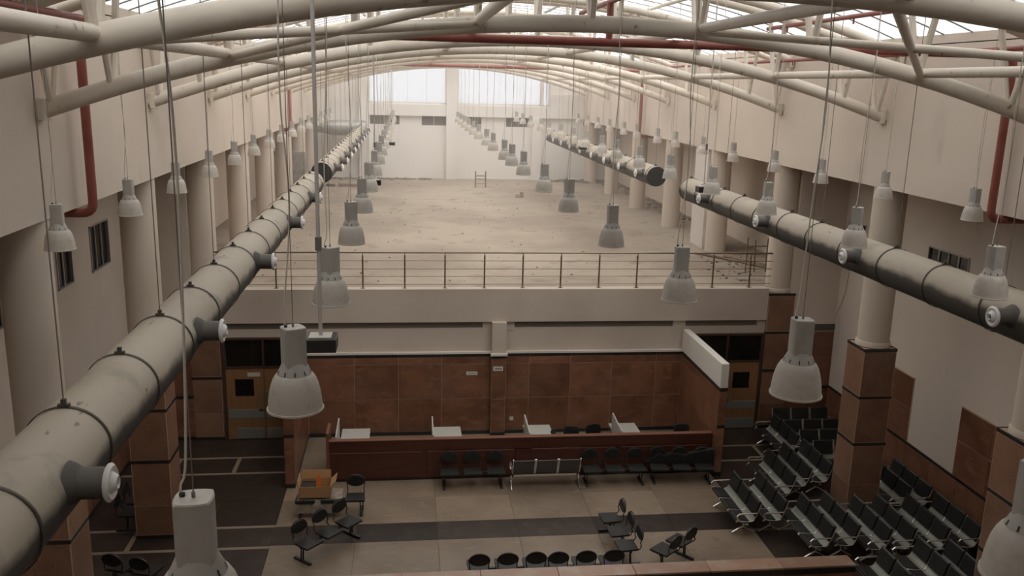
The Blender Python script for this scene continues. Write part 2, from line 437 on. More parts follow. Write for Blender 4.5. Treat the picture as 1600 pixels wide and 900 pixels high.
# partitions beside the counter
def partition(nm, x0, x1):
    p = struct(MB().box(x0 + .015, x1 - .015, 22.015, YB, 0, 2.6).build(nm, 'grout'))
    MB().box(x0, x1, 22.0, YB + .05, 2.605, 3.3, .01).build('plaster_top', 'white_paint', p)
    ys = [22.012, 23.13, 24.26, YB - .03]
    for f in (0, 1):
        xa, xb = (x0, x0 + .015) if f == 0 else (x1 - .015, x1)
        for i in range(3):
            for z0, z1 in zip(zrows[:-1], zrows[1:]):
                tile(p, 'granite_tile', 'granite_tile', xa, xb, ys[i] + .005, ys[i + 1] - .005, z0 + .005, z1 - .005)
            tile(p, 'border_tile', 'black_granite', xa - .005, xb + .005, ys[i] + .002, ys[i + 1] - .002, 2.503, 2.598)
            tile(p, 'skirting_tile', 'black_granite', xa - .005, xb + .005, ys[i] + .002, ys[i + 1] - .002, 0, .118)
    for z0, z1 in ((.12, 1.43), (1.52, 2.5)):
        tile(p, 'granite_tile', 'granite_tile', x0 + .008, x1 - .008, 22.0, 22.015, z0 + .005, z1 - .005)
    for z0, z1 in ((0, .115), (1.43, 1.52), (2.503, 2.598)):
        tile(p, 'border_tile', 'black_granite', x0 - .003, x1 + .003, 21.992, 22.015, z0, z1)
    return p
partition('wall_partition_right', 8.52, 8.74)
partition('wall_partition_left', -3.22, -2.96)

# ------------------------------------------------------------------ double doors
def double_door(nm, xc, flip):
    W = 1.09
    d = struct(MB().box(xc - W - .1, xc - W, YB - .06, YB + .04, 0, 3.16).box(xc + W, xc + W + .1, YB - .06, YB + .04, 0, 3.16)
               .box(xc - W, xc + W, YB - .06, YB + .04, 2.23, 2.29).box(xc - W, xc + W, YB - .06, YB + .04, 3.10, 3.16)
               .box(xc - .03, xc + .03, YB - .06, YB + .04, 2.29, 3.10).build(nm, 'door_frame'))
    for s_ in (-1, 1):
        a, b = (xc - W, xc - .008) if s_ < 0 else (xc + .008, xc + W)
        MB().box(a + .02, b - .02, YB - .02, YB + .0, 2.29, 3.10).build('transom_pane', 'dark_glass', d)
        lf = MB().box(a, b, YB - .045, YB + .02, 0.012, 2.22, .004).build('door_leaf', 'door_wood', d)
        c = (a + b) / 2 - .02
        MB().box(c - .27, c + .27, YB - .052, YB - .04, 1.38, 1.90).build('vision_pane', 'dark_glass', lf)
        MB().box(a + .03, b - .03, YB - .054, YB - .04, .68, .95, .003).build('push_plate', 'door_plate', lf)
        MB().box(a + (.27 if s_ < 0 else .03), b - .03, YB - .054, YB - .04, .03, .36, .003).build('kick_plate', 'door_plate', lf)
        hx = b - .09 if s_ < 0 else a + .09
        MB().poly([(hx, YB - .045, 1.55), (hx, YB - .10, 1.55), (hx, YB - .10, 1.02), (hx, YB - .045, 1.02)], .014, 8).build('door_handle', 'grey_steel', lf, smooth=True)
        MB().box(hx - .08, hx + .08, YB - .07, YB - .045, .90, .99, .006).build('door_lock', 'railing_steel', lf)
        if s_ < 0:
            sg = MB().box(b - .46, b - .10, YB - .056, YB - .045, 1.98, 2.10).build('name_sign', 'sign_white', lf)
    return d
double_door('door_1', -4.22, 1)
double_door('door_2', 9.96, -1)

# ------------------------------------------------------------------ side walls
for side in (0, 1):
    x0, x1 = (XL - .35, XL) if side == 0 else (XR, XR + .35)
    nm = ('wall_left', 'wall_right')[side]
    wl = struct(MB().box(x0, x1, YN, YF, ZW, ZE).build(nm, 'wall_paint'))
    for k in range(len(COLY)):   # pilaster strips on the wall at the trusses
        pass
    # unseen aisle roof behind the high wall, added to block light
    a0, a1 = (AL - .2, x0) if side == 0 else (x1, AR + .2)
    struct(MB().box(a0, a1, YN, YF, ZW + .05, ZW + .3).build(('ceiling_light_block_left', 'ceiling_light_block_right')[side], 'light_block_soffit'))

def wall_holes_x(u0, u1, z0, z1, holes, p0, p1, axis):
    """slab wall with rectangular holes. axis 'X': wall plane normal to X, u runs along Y; axis 'Y': normal to Y, u along X"""
    us = sorted({u0, u1, *[h[0] for h in holes], *[h[1] for h in holes]})
    zs = sorted({z0, z1, *[h[2] for h in holes], *[h[3] for h in holes]})
    mb = MB()
    for i in range(len(us) - 1):
        for j in range(len(zs) - 1):
            cu, cz = (us[i] + us[i + 1]) / 2, (zs[j] + zs[j + 1]) / 2
            if any(h[0] < cu < h[1] and h[2] < cz < h[3] for h in holes): continue
            if axis == 'X': mb.box(p0, p1, us[i], us[i + 1], zs[j], zs[j + 1])
            else: mb.box(us[i], us[i + 1], p0, p1, zs[j], zs[j + 1])
    return mb
def aisle_window(nm, x, y0, y1, z0, z1, nout, npan):
    """sliding steel window in an aisle wall; nout = direction outwards (+1/-1)"""
    fr = MB()
    xa, xb = sorted((x - .03 * nout, x + .10 * nout))
    t = .03
    fr.box(xa, xb, y0, y1, z0, z0 + t).box(xa, xb, y0, y1, z1 - t, z1).box(xa, xb, y0, y0 + t, z0, z1).box(xa, xb, y1 - t, y1, z0, z1)
    o = struct(fr.build(nm, 'window_steel'))
    dy = (y1 - y0 - 2 * t) / npan
    for i in range(npan):
        ya = y0 + t + i * dy
        MB().box(xa + .05, xa + .06, ya, ya + dy, z0 + t, z1 - t).build('window_pane', 'dark_glass', o)
        if i:
            MB().box(xa + .02, xa + .09, ya - .02, ya + .02, z0 + t, z1 - t).build('window_mullion', 'window_steel', o)
    return o
wins_r = [(19.28, 20.98, 6.42, 6.78, 4), (24.2, 25.2, 6.42, 6.78, 2), (42.2, 43.9, 6.4, 7.6, 3), (36.0, 37.4, 6.4, 7.4, 3)]
wins_l = [(20.05, 20.95, 5.85, 6.85, 2), (22.2, 23.55, 5.8, 6.95, 3), (16.9, 17.7, 5.8, 6.6, 2), (33.5, 34.6, 5.8, 6.9, 3)]
wr = struct(wall_holes_x(YN, YF, 0, ZW + .2, [(a, b, c, d) for a, b, c, d, n in wins_r], AR, AR + .2, 'X').build('wall_aisle_right', 'wall_paint'))
wl2 = struct(wall_holes_x(YN, YF, 0, ZW + .2, [(a, b, c, d) for a, b, c, d, n in wins_l], AL - .2, AL, 'X').build('wall_aisle_left', 'wall_paint'))
for i, (a, b, c, d, n) in enumerate(wins_r): aisle_window('window_%d' % (i + 1), AR, a, b, c, d, 1, n)
for i, (a, b, c, d, n) in enumerate(wins_l): aisle_window('window_%d' % (i + 5), AL, a, b, c, d, -1, n)
# dado cladding of the aisle walls
def dado(parent, x, s_):
    def t(nm, m, y0, y1, z0, z1, th=.016):
        xa, xb = sorted((x, x - s_ * th)); tile(parent, nm, m, xa, xb, y0, y1, z0, z1)
    xa, xb = sorted((x, x - s_ * .004)); MB().box(xa, xb, 8.0, YB, 0, 1.42).build('grout_bed', 'grout', parent)
    y = YB - .01
    while y > 8.2:
        y2 = y - 1.14
        for z0, z1 in ((.12, .72), (.72, 1.33)): t('granite_tile', 'granite_tile', y2 + .005, y - .005, z0 + .005, z1 - .005)
        t('border_tile', 'black_granite', y2 + .002, y - .002, 1.335, 1.42, .022)
        t('skirting_tile', 'black_granite', y2 + .002, y - .002, 0, .117, .022)
        y = y2
    for yc in (15.6, 21.85):      # taller panels
        ya, yb = (20.85, 22.55) if yc > 20 else (16.3, 18.75)
        nn = 1 if yc > 20 else 2
        for i in range(nn):
            for z0, z1 in ((1.42, 2.35), (2.35, 3.2)):
                t('granite_tile', 'granite_tile', ya + (yb - ya) * i / nn + .005, ya + (yb - ya) * (i + 1) / nn - .005, z0 + .005, z1 - .005, .035)
        xa, xb = sorted((x, x - s_ * .02)); MB().box(xa, xb, ya - .02, yb + .02, 1.40, 3.22).build('grout_bed', 'grout', parent)
dado(wr, AR, 1); dado(wl2, AL, -1)

# wall behind the camera
struct(MB().box(AL - .2, AR + .2, YN - .3, YN, 0, 13.4).build('wall_near', 'wall_paint'))

# ------------------------------------------------------------------ far wall
fz = 8.5
holes = [(-2.27, -0.46, 7.94, 8.5), (0.93, 2.45, 7.92, 8.5), (3.9, 4.68, 7.85, 8.5), (6.25, 7.86, 7.92, 8.5)]
mb = wall_holes_x(AL, AR, ZD - .3, fz, holes, YF, YF + .3, 'Y')
mb.box(2.46, 3.15, YF - .35, YF, ZD, 12.4)                    # middle pilaster
mb.box(7.9, 8.48, YF - .30, YF, ZD, 8.5); mb.box(-2.95, -2.35, YF - .30, YF, ZD, 12.0)
mb.box(-2.95, 11.2, YF - .22, YF, 8.5, 9.2)                   # ledge beam
holes2 = [(-2.35, 2.46, 9.25, 12.2), (3.15, 8.45, 9.25, 12.2), (8.55, 8.98, 9.25, 11.8)]
mb2 = wall_holes_x(XL - .3, XR + .3, fz, 13.3, holes2, YF + .001, YF + .3, 'Y')
mb.v, off = mb.v + mb2.v, len(mb.v)
mb.f += [tuple(i + off for i in f) for f in mb2.f]
mb.box(8.98, XR, YF - .2, YF, 9.2, 9.98)
wfar = struct(mb.build('wall_far', 'far_paint'))
for i, (a, b, c, d) in enumerate(holes):
    o = struct(MB().box(a, b, YF + .12, YF + .16, c, d).build('window_%d' % (i + 9), 'dark_recess'))
    m_ = (a + b) / 2
    MB().box(m_ - .03, m_ + .03, YF + .06, YF + .12, c, d).build('window_mullion', 'window_steel', o)
for i, (a, b, c, d) in enumerate(holes2):
    t = .06
    o = struct(MB().box(a, b, YF + .1, YF + .2, c, c + t).box(a, b, YF + .1, YF + .2, d - t, d).box(a, a + t, YF + .1, YF + .2, c, d).box(b - t, b, YF + .1, YF + .2, c, d)
               .build('window_%d' % (i + 13), 'white_paint'))
    n = max(1, round((b - a) / 1.2))
    for k in range(n):
        xa, xb = a + t + (b - a - 2 * t) * k / n, a + t + (b - a - 2 * t) * (k + 1) / n
        MB().box(xa - .003, xb + .003, YF + .145, YF + .155, c + t, d - t).build('window_pane', 'far_glazing', o)
# ------------------------------------------------------------------ vaulted glazed roof
RT = ZT + 1.83     # roof apex
roof = struct(thing('ceiling', (XC, 0, ZE), 'barrel-vaulted roof of translucent white panes over the steel trusses', 'roof'))
del roof['category']
NSEG = 8; HW = HALF + .3
def glazed(yi, i): return yi > 13.0 or i in ((1, 2, 5, 6) if yi > 3 else (1, 6))     # unseen near strips made opaque to dim the light around the camera
angs = [math.asin(HW / RAD) * (2 * i / NSEG - 1) for i in range(NSEG + 1)]
def rp(a, dr=0.0): return ((RAD + dr) * math.sin(a), RT - RAD + (RAD + dr) * math.cos(a))
PW = 5.87 / 3
y = 8.23 - 5.87 * 2
pane_src = {}
yk = []
while y < YF - .1:
    yk.append(y); y += PW
for yi in yk:
    y2 = min(yi + PW, YF + .25)
    for i in range(NSEG):
        key = (i, round(y2 - yi, 2), glazed(yi, i), yi > 25.5)
        if key not in pane_src:
            mbp = MB(); sub = 3
            for t in range(sub):
                aa = angs[i] + (angs[i + 1] - angs[i]) * t / sub; ab = angs[i] + (angs[i + 1] - angs[i]) * (t + 1) / sub
                (xa, za), (xb, zb) = rp(aa), rp(ab)
                b0 = len(mbp.v)
                mbp.v += [(xa, 0.02, za - ZE), (xb, .02, zb - ZE), (xb, y2 - yi - .02, zb - ZE), (xa, y2 - yi - .02, za - ZE)]
                mbp.f.append((b0, b0 + 1, b0 + 2, b0 + 3))
            o = mbp.build('roof_pane' if glazed(yi, i) else 'roof_light_blocker', ('roof_glazing' if yi > 25.5 else 'dimmed_glazing') if glazed(yi, i) else 'roof_light_blocker', roof, world=False, smooth=True)
            o.location = (0, yi, 0); pane_src[key] = o
        else: share(pane_src[key], (0, yi, 0), roof, pane_src[key].name.split('.')[0])
bar = None
y = yk[0]; k = 0
while y < YF:
    if bar is None:
        pts = [(rp(a)[0], 0, rp(a)[1] - ZE + .0) for a in [angs[0] + (angs[-1] - angs[0]) * t / 24 for t in range(25)]]
        bar = MB().poly(pts, .022, 6).build('glazing_bar', 'grey_steel', roof, world=False, smooth=True); bar.location = (0, y, 0)
    else: share(bar, (0, y, 0), roof, 'glazing_bar')
    k += 1; y = yk[0] + k * PW / 2
pur = None
for i in range(NSEG + 1):
    x, z = rp(angs[i], -.09)
    L0, L1 = yk[0], YF
    MB().poly([(x, L0, z - ZE), (x, L1, z - ZE)], .05 if 0 < i < NSEG else .09, 8).build('purlin', 'tube_paint' if i % 2 == 0 else 'grey_steel', roof, world=False, smooth=True)
# eaves gutters closing the gap between the roof edge and the high walls
for s_, nm in ((-1, 'trim_1'), (1, 'trim_2')):
    x = XC + s_ * (HW + .02)
    z = rp(angs[0])[1]
    struct(MB().box(x - .3, x + .3, YN, YF, min(ZE, z) - .02, max(ZE, z) + .1).build(nm, 'wall_paint'))

# ------------------------------------------------------------------ roof trusses
def make_truss(label):
    t = thing('roof_truss', (XC, 0, 10.0), label, 'truss', 'arched roof trusses')
    N = 28
    pts = [(-HALF - .02 + (2 * HALF + .04) * i / N, 0, 0) for i in range(N + 1)]
    bc = [(x, 0, arcz(min(abs(x), HALF)) - 10.0) for x, _, _ in pts]
    MB().poly(bc, .135, 14).build('bottom_chord', 'tube_paint', t, world=False, smooth=True)
    topz = lambda x: arcz(min(abs(x), HALF), ZT + 1.42) - 10.0
    for sy in (-1, 1):
        MB().poly([(x, sy * .5, topz(x)) for x, _, _ in pts], .10, 10).build('top_chord', 'tube_paint', t, world=False, smooth=True)
    nodes = [0] + [s_ * v for v in (1.78, 3.65, 5.53, 7.25, 8.12) for s_ in (-1, 1)]
    for x in nodes:
        zb = arcz(abs(x)) - 10.0
        for sy in (-1, 1):
            MB().poly([(x, sy * .04, zb), (x, sy * .5, topz(x))], .055, 8).build('web_strut', 'tube_paint', t, world=False, smooth=True)
        MB().poly([(x, -.5, topz(x)), (x, .5, topz(x))], .04, 8).build('tie', 'tube_paint', t, world=False, smooth=True)
    for s_ in (-1, 1):
        x = s_ * (HALF - .02)
        a, b = sorted((x, x - s_ * .10))
        MB().box(a, b, -.15, .15, arcz(HALF) - 10.0 - .13, arcz(HALF) - 10.0 + .2, .01).build('end_bracket', 'tube_paint', t, world=False)
        for sy in (-.5, .5):
            MB().box(a, b, sy - .16, sy + .16, topz(HALF) - .18, topz(HALF) + .14, .01).build('end_bracket', 'tube_paint', t, world=False)
    return t
TRY = [8.23] + COLY
tr0 = make_truss('arched steel roof truss nearest the camera, cut by the top of the picture')
tr0.location.y = TRY[0]
for i, y in enumerate(TRY[1:]):
    lab = 'arched cream steel roof truss, %s one counted from the camera' % ORD[i + 1]
    if i == len(TRY) - 2: lab = 'farthest arched roof truss, right in front of the far wall'
    dup(tr0, (XC, y, 10.0), 0, lab)
# long tubes tying the bottom chords together
for dx_, lab in ((-5.53, 'long cream tube tying the trusses near the left wall'), (-1.78, 'long cream tube tying the trusses just left of the ridge'),
                 (1.78, 'long cream tube tying the trusses just right of the ridge'), (5.53, 'long cream tube tying the trusses near the right wall')):
    z = arcz(dx_) + .05
    b = thing('tie_tube', (XC + dx_, 8.23, z), lab, 'tube', 'long tubes between the trusses')
    ys = [3.0] + TRY
    for a, c in zip(ys[:-1], ys[1:]):
        MB().poly([(0, a - 8.23 + (.1 if a > 3 else 0), 0), (0, c - 8.23 - .1, 0)], .08, 10).build('tube_length', 'tube_paint', b, world=False, smooth=True)
# crossed wind braces in the first bay
def brace(x0, y0, x1, y1, lab):
    MBo = MB().poly([(x0, y0, arcz(x0 - XC)), (x1, y1, arcz(x1 - XC))], .06, 10).build('wind_brace', 'tube_paint', None, smooth=True)
    tag(MBo, lab, 'tube', 'crossed wind braces in the first roof bay')
ya, yb = 8.35, 13.98
brace(XC - 5.53, yb, XC - 1.78, ya, 'diagonal roof brace rising to the right on the left side of the first bay')
brace(XC - 5.53, ya, XC - 1.78, yb, 'diagonal roof brace lying almost level on the left side of the first bay')
brace(XC + 1.78, yb, XC + 5.53, ya, 'thin diagonal roof brace running down to the right picture edge')
brace(XC + 1.78, ya, XC + 5.53, yb, 'diagonal roof brace on the right side ending at the second truss')

# ------------------------------------------------------------------ columns
def make_column(loc, pedestal, label):
    c = thing('column', loc, label, 'column', 'round columns of the hall')
    r = .385
    zb = 4.45 if pedestal else ZD
    zt = ZW + .05
    MB().lathe([(r, zb), (r, zt)], 32).build('shaft', 'column_paint', c, world=False, smooth=True)
    if pedestal:
        MB().lathe([(r + .035, zb), (r + .035, zb + .1), (r + .01, zb + .13)], 32).build('base_ring', 'column_paint', c, world=False, smooth=True)
        h = .43
        MB().box(-h + .005, h - .005, -h + .005, h - .005, 0, 4.43).build('grout_bed', 'grout', c, world=False)
        rows_ = [(.1, .83), (.83, 1.88), (1.98, 3.13), (3.22, 4.36)]
        bands_ = [(0, .095), (1.885, 1.975), (3.135, 3.215), (4.365, 4.45)]
        for ax in range(4):
            s_ = -1 if ax % 2 == 0 else 1
            for rws, nm, m, e in ((rows_, 'granite_tile', 'pedestal_tile', 0.0), (bands_, 'band_tile', 'black_granite', .006)):
                for z0, z1 in rws:
                    a, b = sorted((s_ * (h - .014), s_ * (h + e)))
                    w_ = h - (.02 if e == 0 else -.004)
                    if ax < 2: bb = (-w_, w_, a, b)
                    else: bb = (a, b, -w_, w_)
                    key = (ax, round(z0, 2))
                    MB().box(*bb, z0 + .003, z1 - .003, .003).build(nm, m, c, world=False)
    return c
pc = None; dc = None
side_n = ('left', 'right')
for side, x in ((0, CLX), (1, CRX)):
    for k, y in enumerate(COLY):
        ped = k < 3
        if ped:
            lab = ['round column on a granite pedestal nearest the camera on the %s side', 'second round column on a tall granite pedestal on the %s side, clear of the railing', 'round column on a granite pedestal at the %s end of the deck railing'][k] % side_n[side]
        else:
            lab = 'plain round column on the deck, %s behind the railing on the %s side' % (ORD[k - 3], side_n[side])
        src = pc if ped else dc
        if src is None:
            o = make_column((x, y, 0), ped, lab)
            if ped: pc = o
            else: dc = o
        else: dup(src, (x, y, 0), 0, lab)
# white pier beside the first deck column on the right
tag(MB().box(11.24, 12.0, 32.15, 33.6, ZD, ZW, .01).build('pier', 'white_paint'), 'flat white pier standing just behind the first deck column on the right', 'pier')

# ------------------------------------------------------------------ air ducts
def duct(label, x, y0, y1, s_, noz, straps, endcaps):
    z, r = 7.615, .34
    d = thing('air_duct', (x, (y0 + y1) / 2, z), label, 'duct', 'round air ducts')
    cuts = [y0] + [s for s in straps if y0 + .3 < s < y1 - .3] + [y1]
    for a, b in zip(cuts[:-1], cuts[1:]):
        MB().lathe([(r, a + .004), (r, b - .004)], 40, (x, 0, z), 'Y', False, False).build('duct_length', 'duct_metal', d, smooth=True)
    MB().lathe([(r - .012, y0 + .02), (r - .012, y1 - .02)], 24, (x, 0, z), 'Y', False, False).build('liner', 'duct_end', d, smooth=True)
    for yy, on in ((y0, endcaps[0]), (y1, endcaps[1])):
        if on:
            sgn = -1 if yy == y0 else 1
            a, b = sorted((yy, yy + sgn * .012))
            MB().lathe([(r - .003, a), (r - .003, b)], 40, (x, 0, z), 'Y').build('end_cap', 'duct_end', d, smooth=True)
    for i, ys in enumerate(straps):
        st = MB().lathe([(r + .008, ys - .016), (r + .016, ys - .01), (r + .016, ys + .01), (r + .008, ys + .016)], 40, (x, 0, z), 'Y', False, False).build('strap', 'strap_steel', d, smooth=True)
        MB().box(x - .045, x + .045, ys - .02, ys + .02, z + r + .01, z + r + .035).box(x - .018, x + .018, ys - .018, ys + .018, z + r + .03, z + r + .075).build('clamp', 'strap_steel', st)
        if i % 2 == 0:
            zt = RT - RAD + math.sqrt(RAD * RAD - (x - XC) ** 2) + .01
            MB().poly([(x, ys, z + r + .05), (x, ys, zt)], .006, 6).build('hanger_rod', 'wire', st)
    for yn in noz:
        ex = x + s_ * (r + .24)
        zz = z + .06
        rn = .118
        a, b = sorted((x + s_ * (r - .06), ex))
        nb = MB().lathe([(rn * 1.0, a), (rn, b)], 24, (0, yn, zz), 'X', True, True).build('nozzle', 'nozzle_grey', d, smooth=True)
        MB().lathe([(rn + .05, x + s_ * (r - .04)), (rn + .028, x + s_ * (r + .012)), (rn + .002, x + s_ * (r + .05))], 24, (0, yn, zz), 'X', False, False).build('collar', 'duct_dark', nb, smooth=True)
        prof = [(rn + .005, ex - s_ * .01), (rn + .024, ex + s_ * .0), (rn + .027, ex + s_ * .015), (rn + .005, ex + s_ * .035), (.085, ex + s_ * .02), (.06, ex + s_ * .06), (.045, ex + s_ * .07), (.035, ex + s_ * .05), (.0345, ex + s_ * .0)]
        MB().lathe(prof, 28, (0, yn, zz), 'X', False, False).build('diffuser', 'nozzle_white', nb, smooth=True)
        MB().lathe([(.036, ex + s_ * .02), (.036, ex + s_ * .03)], 16, (0, yn, zz), 'X').build('diffuser_throat', 'duct_end', nb)
    return d
sl = [1.35 + 1.43 * k for k in range(18)]
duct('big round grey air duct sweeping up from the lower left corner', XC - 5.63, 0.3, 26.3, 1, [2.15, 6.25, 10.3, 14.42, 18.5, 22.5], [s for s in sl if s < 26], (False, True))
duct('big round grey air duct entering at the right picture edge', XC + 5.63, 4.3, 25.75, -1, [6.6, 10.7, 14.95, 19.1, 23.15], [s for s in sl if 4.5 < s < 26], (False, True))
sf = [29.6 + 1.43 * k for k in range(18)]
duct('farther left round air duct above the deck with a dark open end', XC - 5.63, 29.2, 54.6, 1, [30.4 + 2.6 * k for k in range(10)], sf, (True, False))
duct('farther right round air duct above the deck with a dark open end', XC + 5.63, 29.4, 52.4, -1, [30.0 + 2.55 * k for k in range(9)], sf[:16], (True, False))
dd = thing('supply_duct', (-3.6, 55.3, 7.72), 'fat horizontal galvanised duct in the far left corner', 'duct')
MB().lathe([(.30, -5.4), (.44, -4.6), (.46, -4.3), (.46, -2.5)], 32, (0, 55.3, 7.72), 'X').build('duct_length', 'galvanised', dd, smooth=True)
MB().lathe([(.47, -4.32), (.47, -4.28)], 32, (0, 55.3, 7.72), 'X', False, False).build('seam', 'grey_steel', dd, smooth=True)
MB().box(-4.4, -4.25, 55.6, 56.19, 7.6, 7.8).build('wall_bracket', 'grey_steel', dd)
MB().box(-2.85, -2.7, 55.6, 56.19, 7.6, 7.8).build('wall_bracket', 'grey_steel', dd)
tag(MB().box(-7.0, -5.2, 46.5, 46.9, ZD, 6.9, .01).build('service_box', 'galvanised'), 'grey metal casing behind the end of the far left duct', 'casing')

# ------------------------------------------------------------------ pendant lamps
ZL = 8.4
def make_lamp():
    L = thing('pendant_lamp', (0, 0, ZL), '', 'lamp', 'pendant high-bay lamps')
    hw = .069
    # bowed square housing
    out = []
    for k in range(4):
        a0 = PI / 4 + k * PI / 2
        for t in (0, .25, .5, .75):
            p0 = Vector((math.cos(a0), math.sin(a0))) * hw * 1.36; p1 = Vector((math.cos(a0 + PI / 2), math.sin(a0 + PI / 2))) * hw * 1.36
            q = p0.lerp(p1, t); q *= 1 + .16 * math.sin(PI * t)
            out.append((q.x, q.y))
    MB().prism(out, .315, .575, 'Z').build('housing', 'lamp_housing', L, world=False, smooth=True, auto=30)
    for k in range(2):
        a0 = k * PI + .5
        MB().box(hw * 1.0 * math.cos(a0) - .012, hw * math.cos(a0) + .012, hw * math.sin(a0) - .02, hw * math.sin(a0) + .02, .33, .56).build('cooling_rib', 'lamp_housing', L, world=False)
    MB().lathe([(.080, .335), (.088, .315), (.100, .290), (.112, .265), (.116, .252)], 24).build('collar', 'lamp_housing', L, world=False, smooth=True)
    sl_ = MB()
    for k in range(10):
        a0 = 2 * PI * k / 10
        c_, s_ = math.cos(a0), math.sin(a0)
        p = [(r_ * c_ - h_ * s_, r_ * s_ + h_ * c_, z_) for r_, h_, z_ in ((.1045, -.004, .288), (.1045, .004, .288), (.1165, .004, .262), (.1165, -.004, .262))]
        b0 = len(sl_.v); sl_.v += p; sl_.f.append((b0, b0 + 1, b0 + 2, b0 + 3))
    sl_.build('vent_slots', 'lamp_slot', L, world=False)['kind'] = 'stuff'
    MB().prism([(u * .93, v * .93) for u, v in out], .575, .579, 'Z').build('top_plate', 'lamp_shell', L, world=False)
    MB().lathe([(.012, .579), (.012, .592), (.008, .596)], 10, (-.045, .015, 0)).build('cable_gland', 'black_plastic', L, world=False)
    prof = [(.112, .256), (.128, .245), (.146, .215), (.160, .175), (.171, .125), (.178, .075), (.182, .03), (.184, .014), (.191, .012), (.192, .0), (.186, -.003)]
    inner = [(r_ - .006, h_ ) for r_, h_ in prof[::-1][2:]]
    MB().lathe(prof + inner, 32, cap0=False, cap1=True).build('shade', 'lamp_shell', L, world=False, smooth=True)
    MB().lathe([(.008, .575), (.008, .60), (.004, .605)], 8).build('hook', 'wire', L, world=False)
    return L
lamp0 = make_lamp()
ROWX = [XC + 3.63 * (k - 2) for k in range(5)]
ROWN = ['the row along the left wall', 'the row left of the centre', 'the middle row', 'the row beside the right duct', 'the row along the right wall']
SEG = 2.94
rows_y = [
    [11.6 + SEG * k for k in range(15)],
    [3.31, 5.79, 8.72, 12.1, 15.1, 18.0, 21.1] + [24.1 + SEG * k for k in range(10)],
    [3.4, 5.9, 8.8, 12.0, 15.4, 18.3, 21.7, 24.2, 26.1, 29.6, 32.1, 35.7, 38.7, 41.6, 44.6, 47.5, 50.4],
    [8.9, 12.0, 15.25, 18.2, 21.3, 24.3, 27.1, 29.2, 32.0, 34.4, 37.3, 40.5, 43.1, 46.8, 50.0, 52.9],
    [14.65, 17.7, 20.65, 23.5, 26.7, 29.6, 32.8, 35.25, 38.6, 41.0, 44.0, 46.8, 49.6, 52.3]]
first = True
n_lamp = 0
for r_i, ys in enumerate(rows_y):
    for i, y in enumerate(ys):
        nth = ORD[i]
        if i == 0: lab = 'grey bell-shaped pendant lamp nearest the camera in %s' % ROWN[r_i]
        elif i == len(ys) - 1: lab = 'farthest bell-shaped pendant lamp in %s' % ROWN[r_i]
        else: lab = '%s bell-shaped pendant lamp from the camera in %s' % (nth, ROWN[r_i])
        loc = (ROWX[r_i] - (.08 if (r_i, i) == (1, 0) else 0), y, ZL)
        rz = random.uniform(-.5, .5) + .35
        if first:
            L = lamp0; L.location = loc; L.rotation_euler = (0, 0, rz); L['label'] = lab; first = False
        else: L = dup(lamp0, loc, rz, lab)
        n_lamp += 1
def roofz(x): return RT - RAD + math.sqrt(RAD * RAD - (x - XC) ** 2)
def smooth_path(pts, n=5):
    P = [Vector(p) for p in pts]; P = [P[0]] + P + [P[-1]]; out = []
    for i in range(1, len(P) - 2):
        for k in range(n):
            t = k / n
            out.append(.5 * ((2 * P[i]) + (P[i + 1] - P[i - 1]) * t + (2 * P[i - 1] - 5 * P[i] + 4 * P[i + 1] - P[i + 2]) * t * t + (3 * P[i] - P[i - 1] - 3 * P[i + 1] + P[i + 2]) * t ** 3))
    return out + [P[-1]]
cords = {}
for i, L in enumerate([o for o in col.objects if o.name.startswith('pendant_lamp')]):
    row = min(range(5), key=lambda k: abs(ROWX[k] - L.location.x))
    key = (abs(row - 2), i % 3)
    top = roofz(L.location.x) - ZL + .01
    if key not in cords:
        rnd = random.Random(i * 7 + 1)
        pts = [(-.045, .015, .575), (-.05, .02, .62), (-.03 + rnd.uniform(-.02, .02), .01, .75)]
        for q in range(1, 7):
            t = q / 6; amp = .028 * (1 - t) + .004
            pts.append((-.012 + rnd.uniform(-1, 1) * amp, rnd.uniform(-1, 1) * amp, .75 + (top - .75) * t))
        a = MB().poly(smooth_path(pts), .0054, 6).build('power_cord', 'cord', L, world=False, smooth=True)
        b = MB().poly([(0, 0, .60), (0, 0, top)], .0028, 5).build('suspension_wire', 'wire', L, world=False)
        cords[key] = (a, b)
    else:
        share(cords[key][0], (0, 0, 0), L, 'power_cord'); share(cords[key][1], (0, 0, 0), L, 'suspension_wire')

# black boxes hanging on poles between the lamps
def hang_box(x, y, z, label, pole_r=.018):
    b = thing('hanging_box', (x, y, z), label, 'box', 'black boxes on poles')
    MB().box(-.145, .145, -.13, .13, -.065, .06, .006).build('case', 'black_plastic', b, world=False)
    MB().box(-.10, .10, -.09, .09, .06, .07, .002).build('mount_plate', 'sign_white', b, world=False)
    zt = roofz(x) - z + .01
    MB().poly([(0, 0, .07), (0, 0, zt)], pole_r, 10).build('pole', 'pole_grey', b, world=False, smooth=True)
    MB().lathe([(pole_r + .012, .35), (pole_r + .012, .47)], 10, (0, 0, .5)).build('coupler', 'wire', b, world=False)
hang_box(-.78, 7.8, 8.27, 'black box on a grey pole between the two nearest lamps left of centre')
hang_box(-.78, 21.9, 8.15, 'small black box hanging over the deck among the lamps left of centre', .012)
hang_box(-.62, 36.5, 8.1, 'tiny black box far back beside the lamps left of centre', .01)
hang_box(6.40, 18.45, 8.47, 'black box hanging in front of the near end of the right duct', .012)
hang_box(6.6, 33.0, 8.3, 'small black box hanging in front of the far right duct', .01)

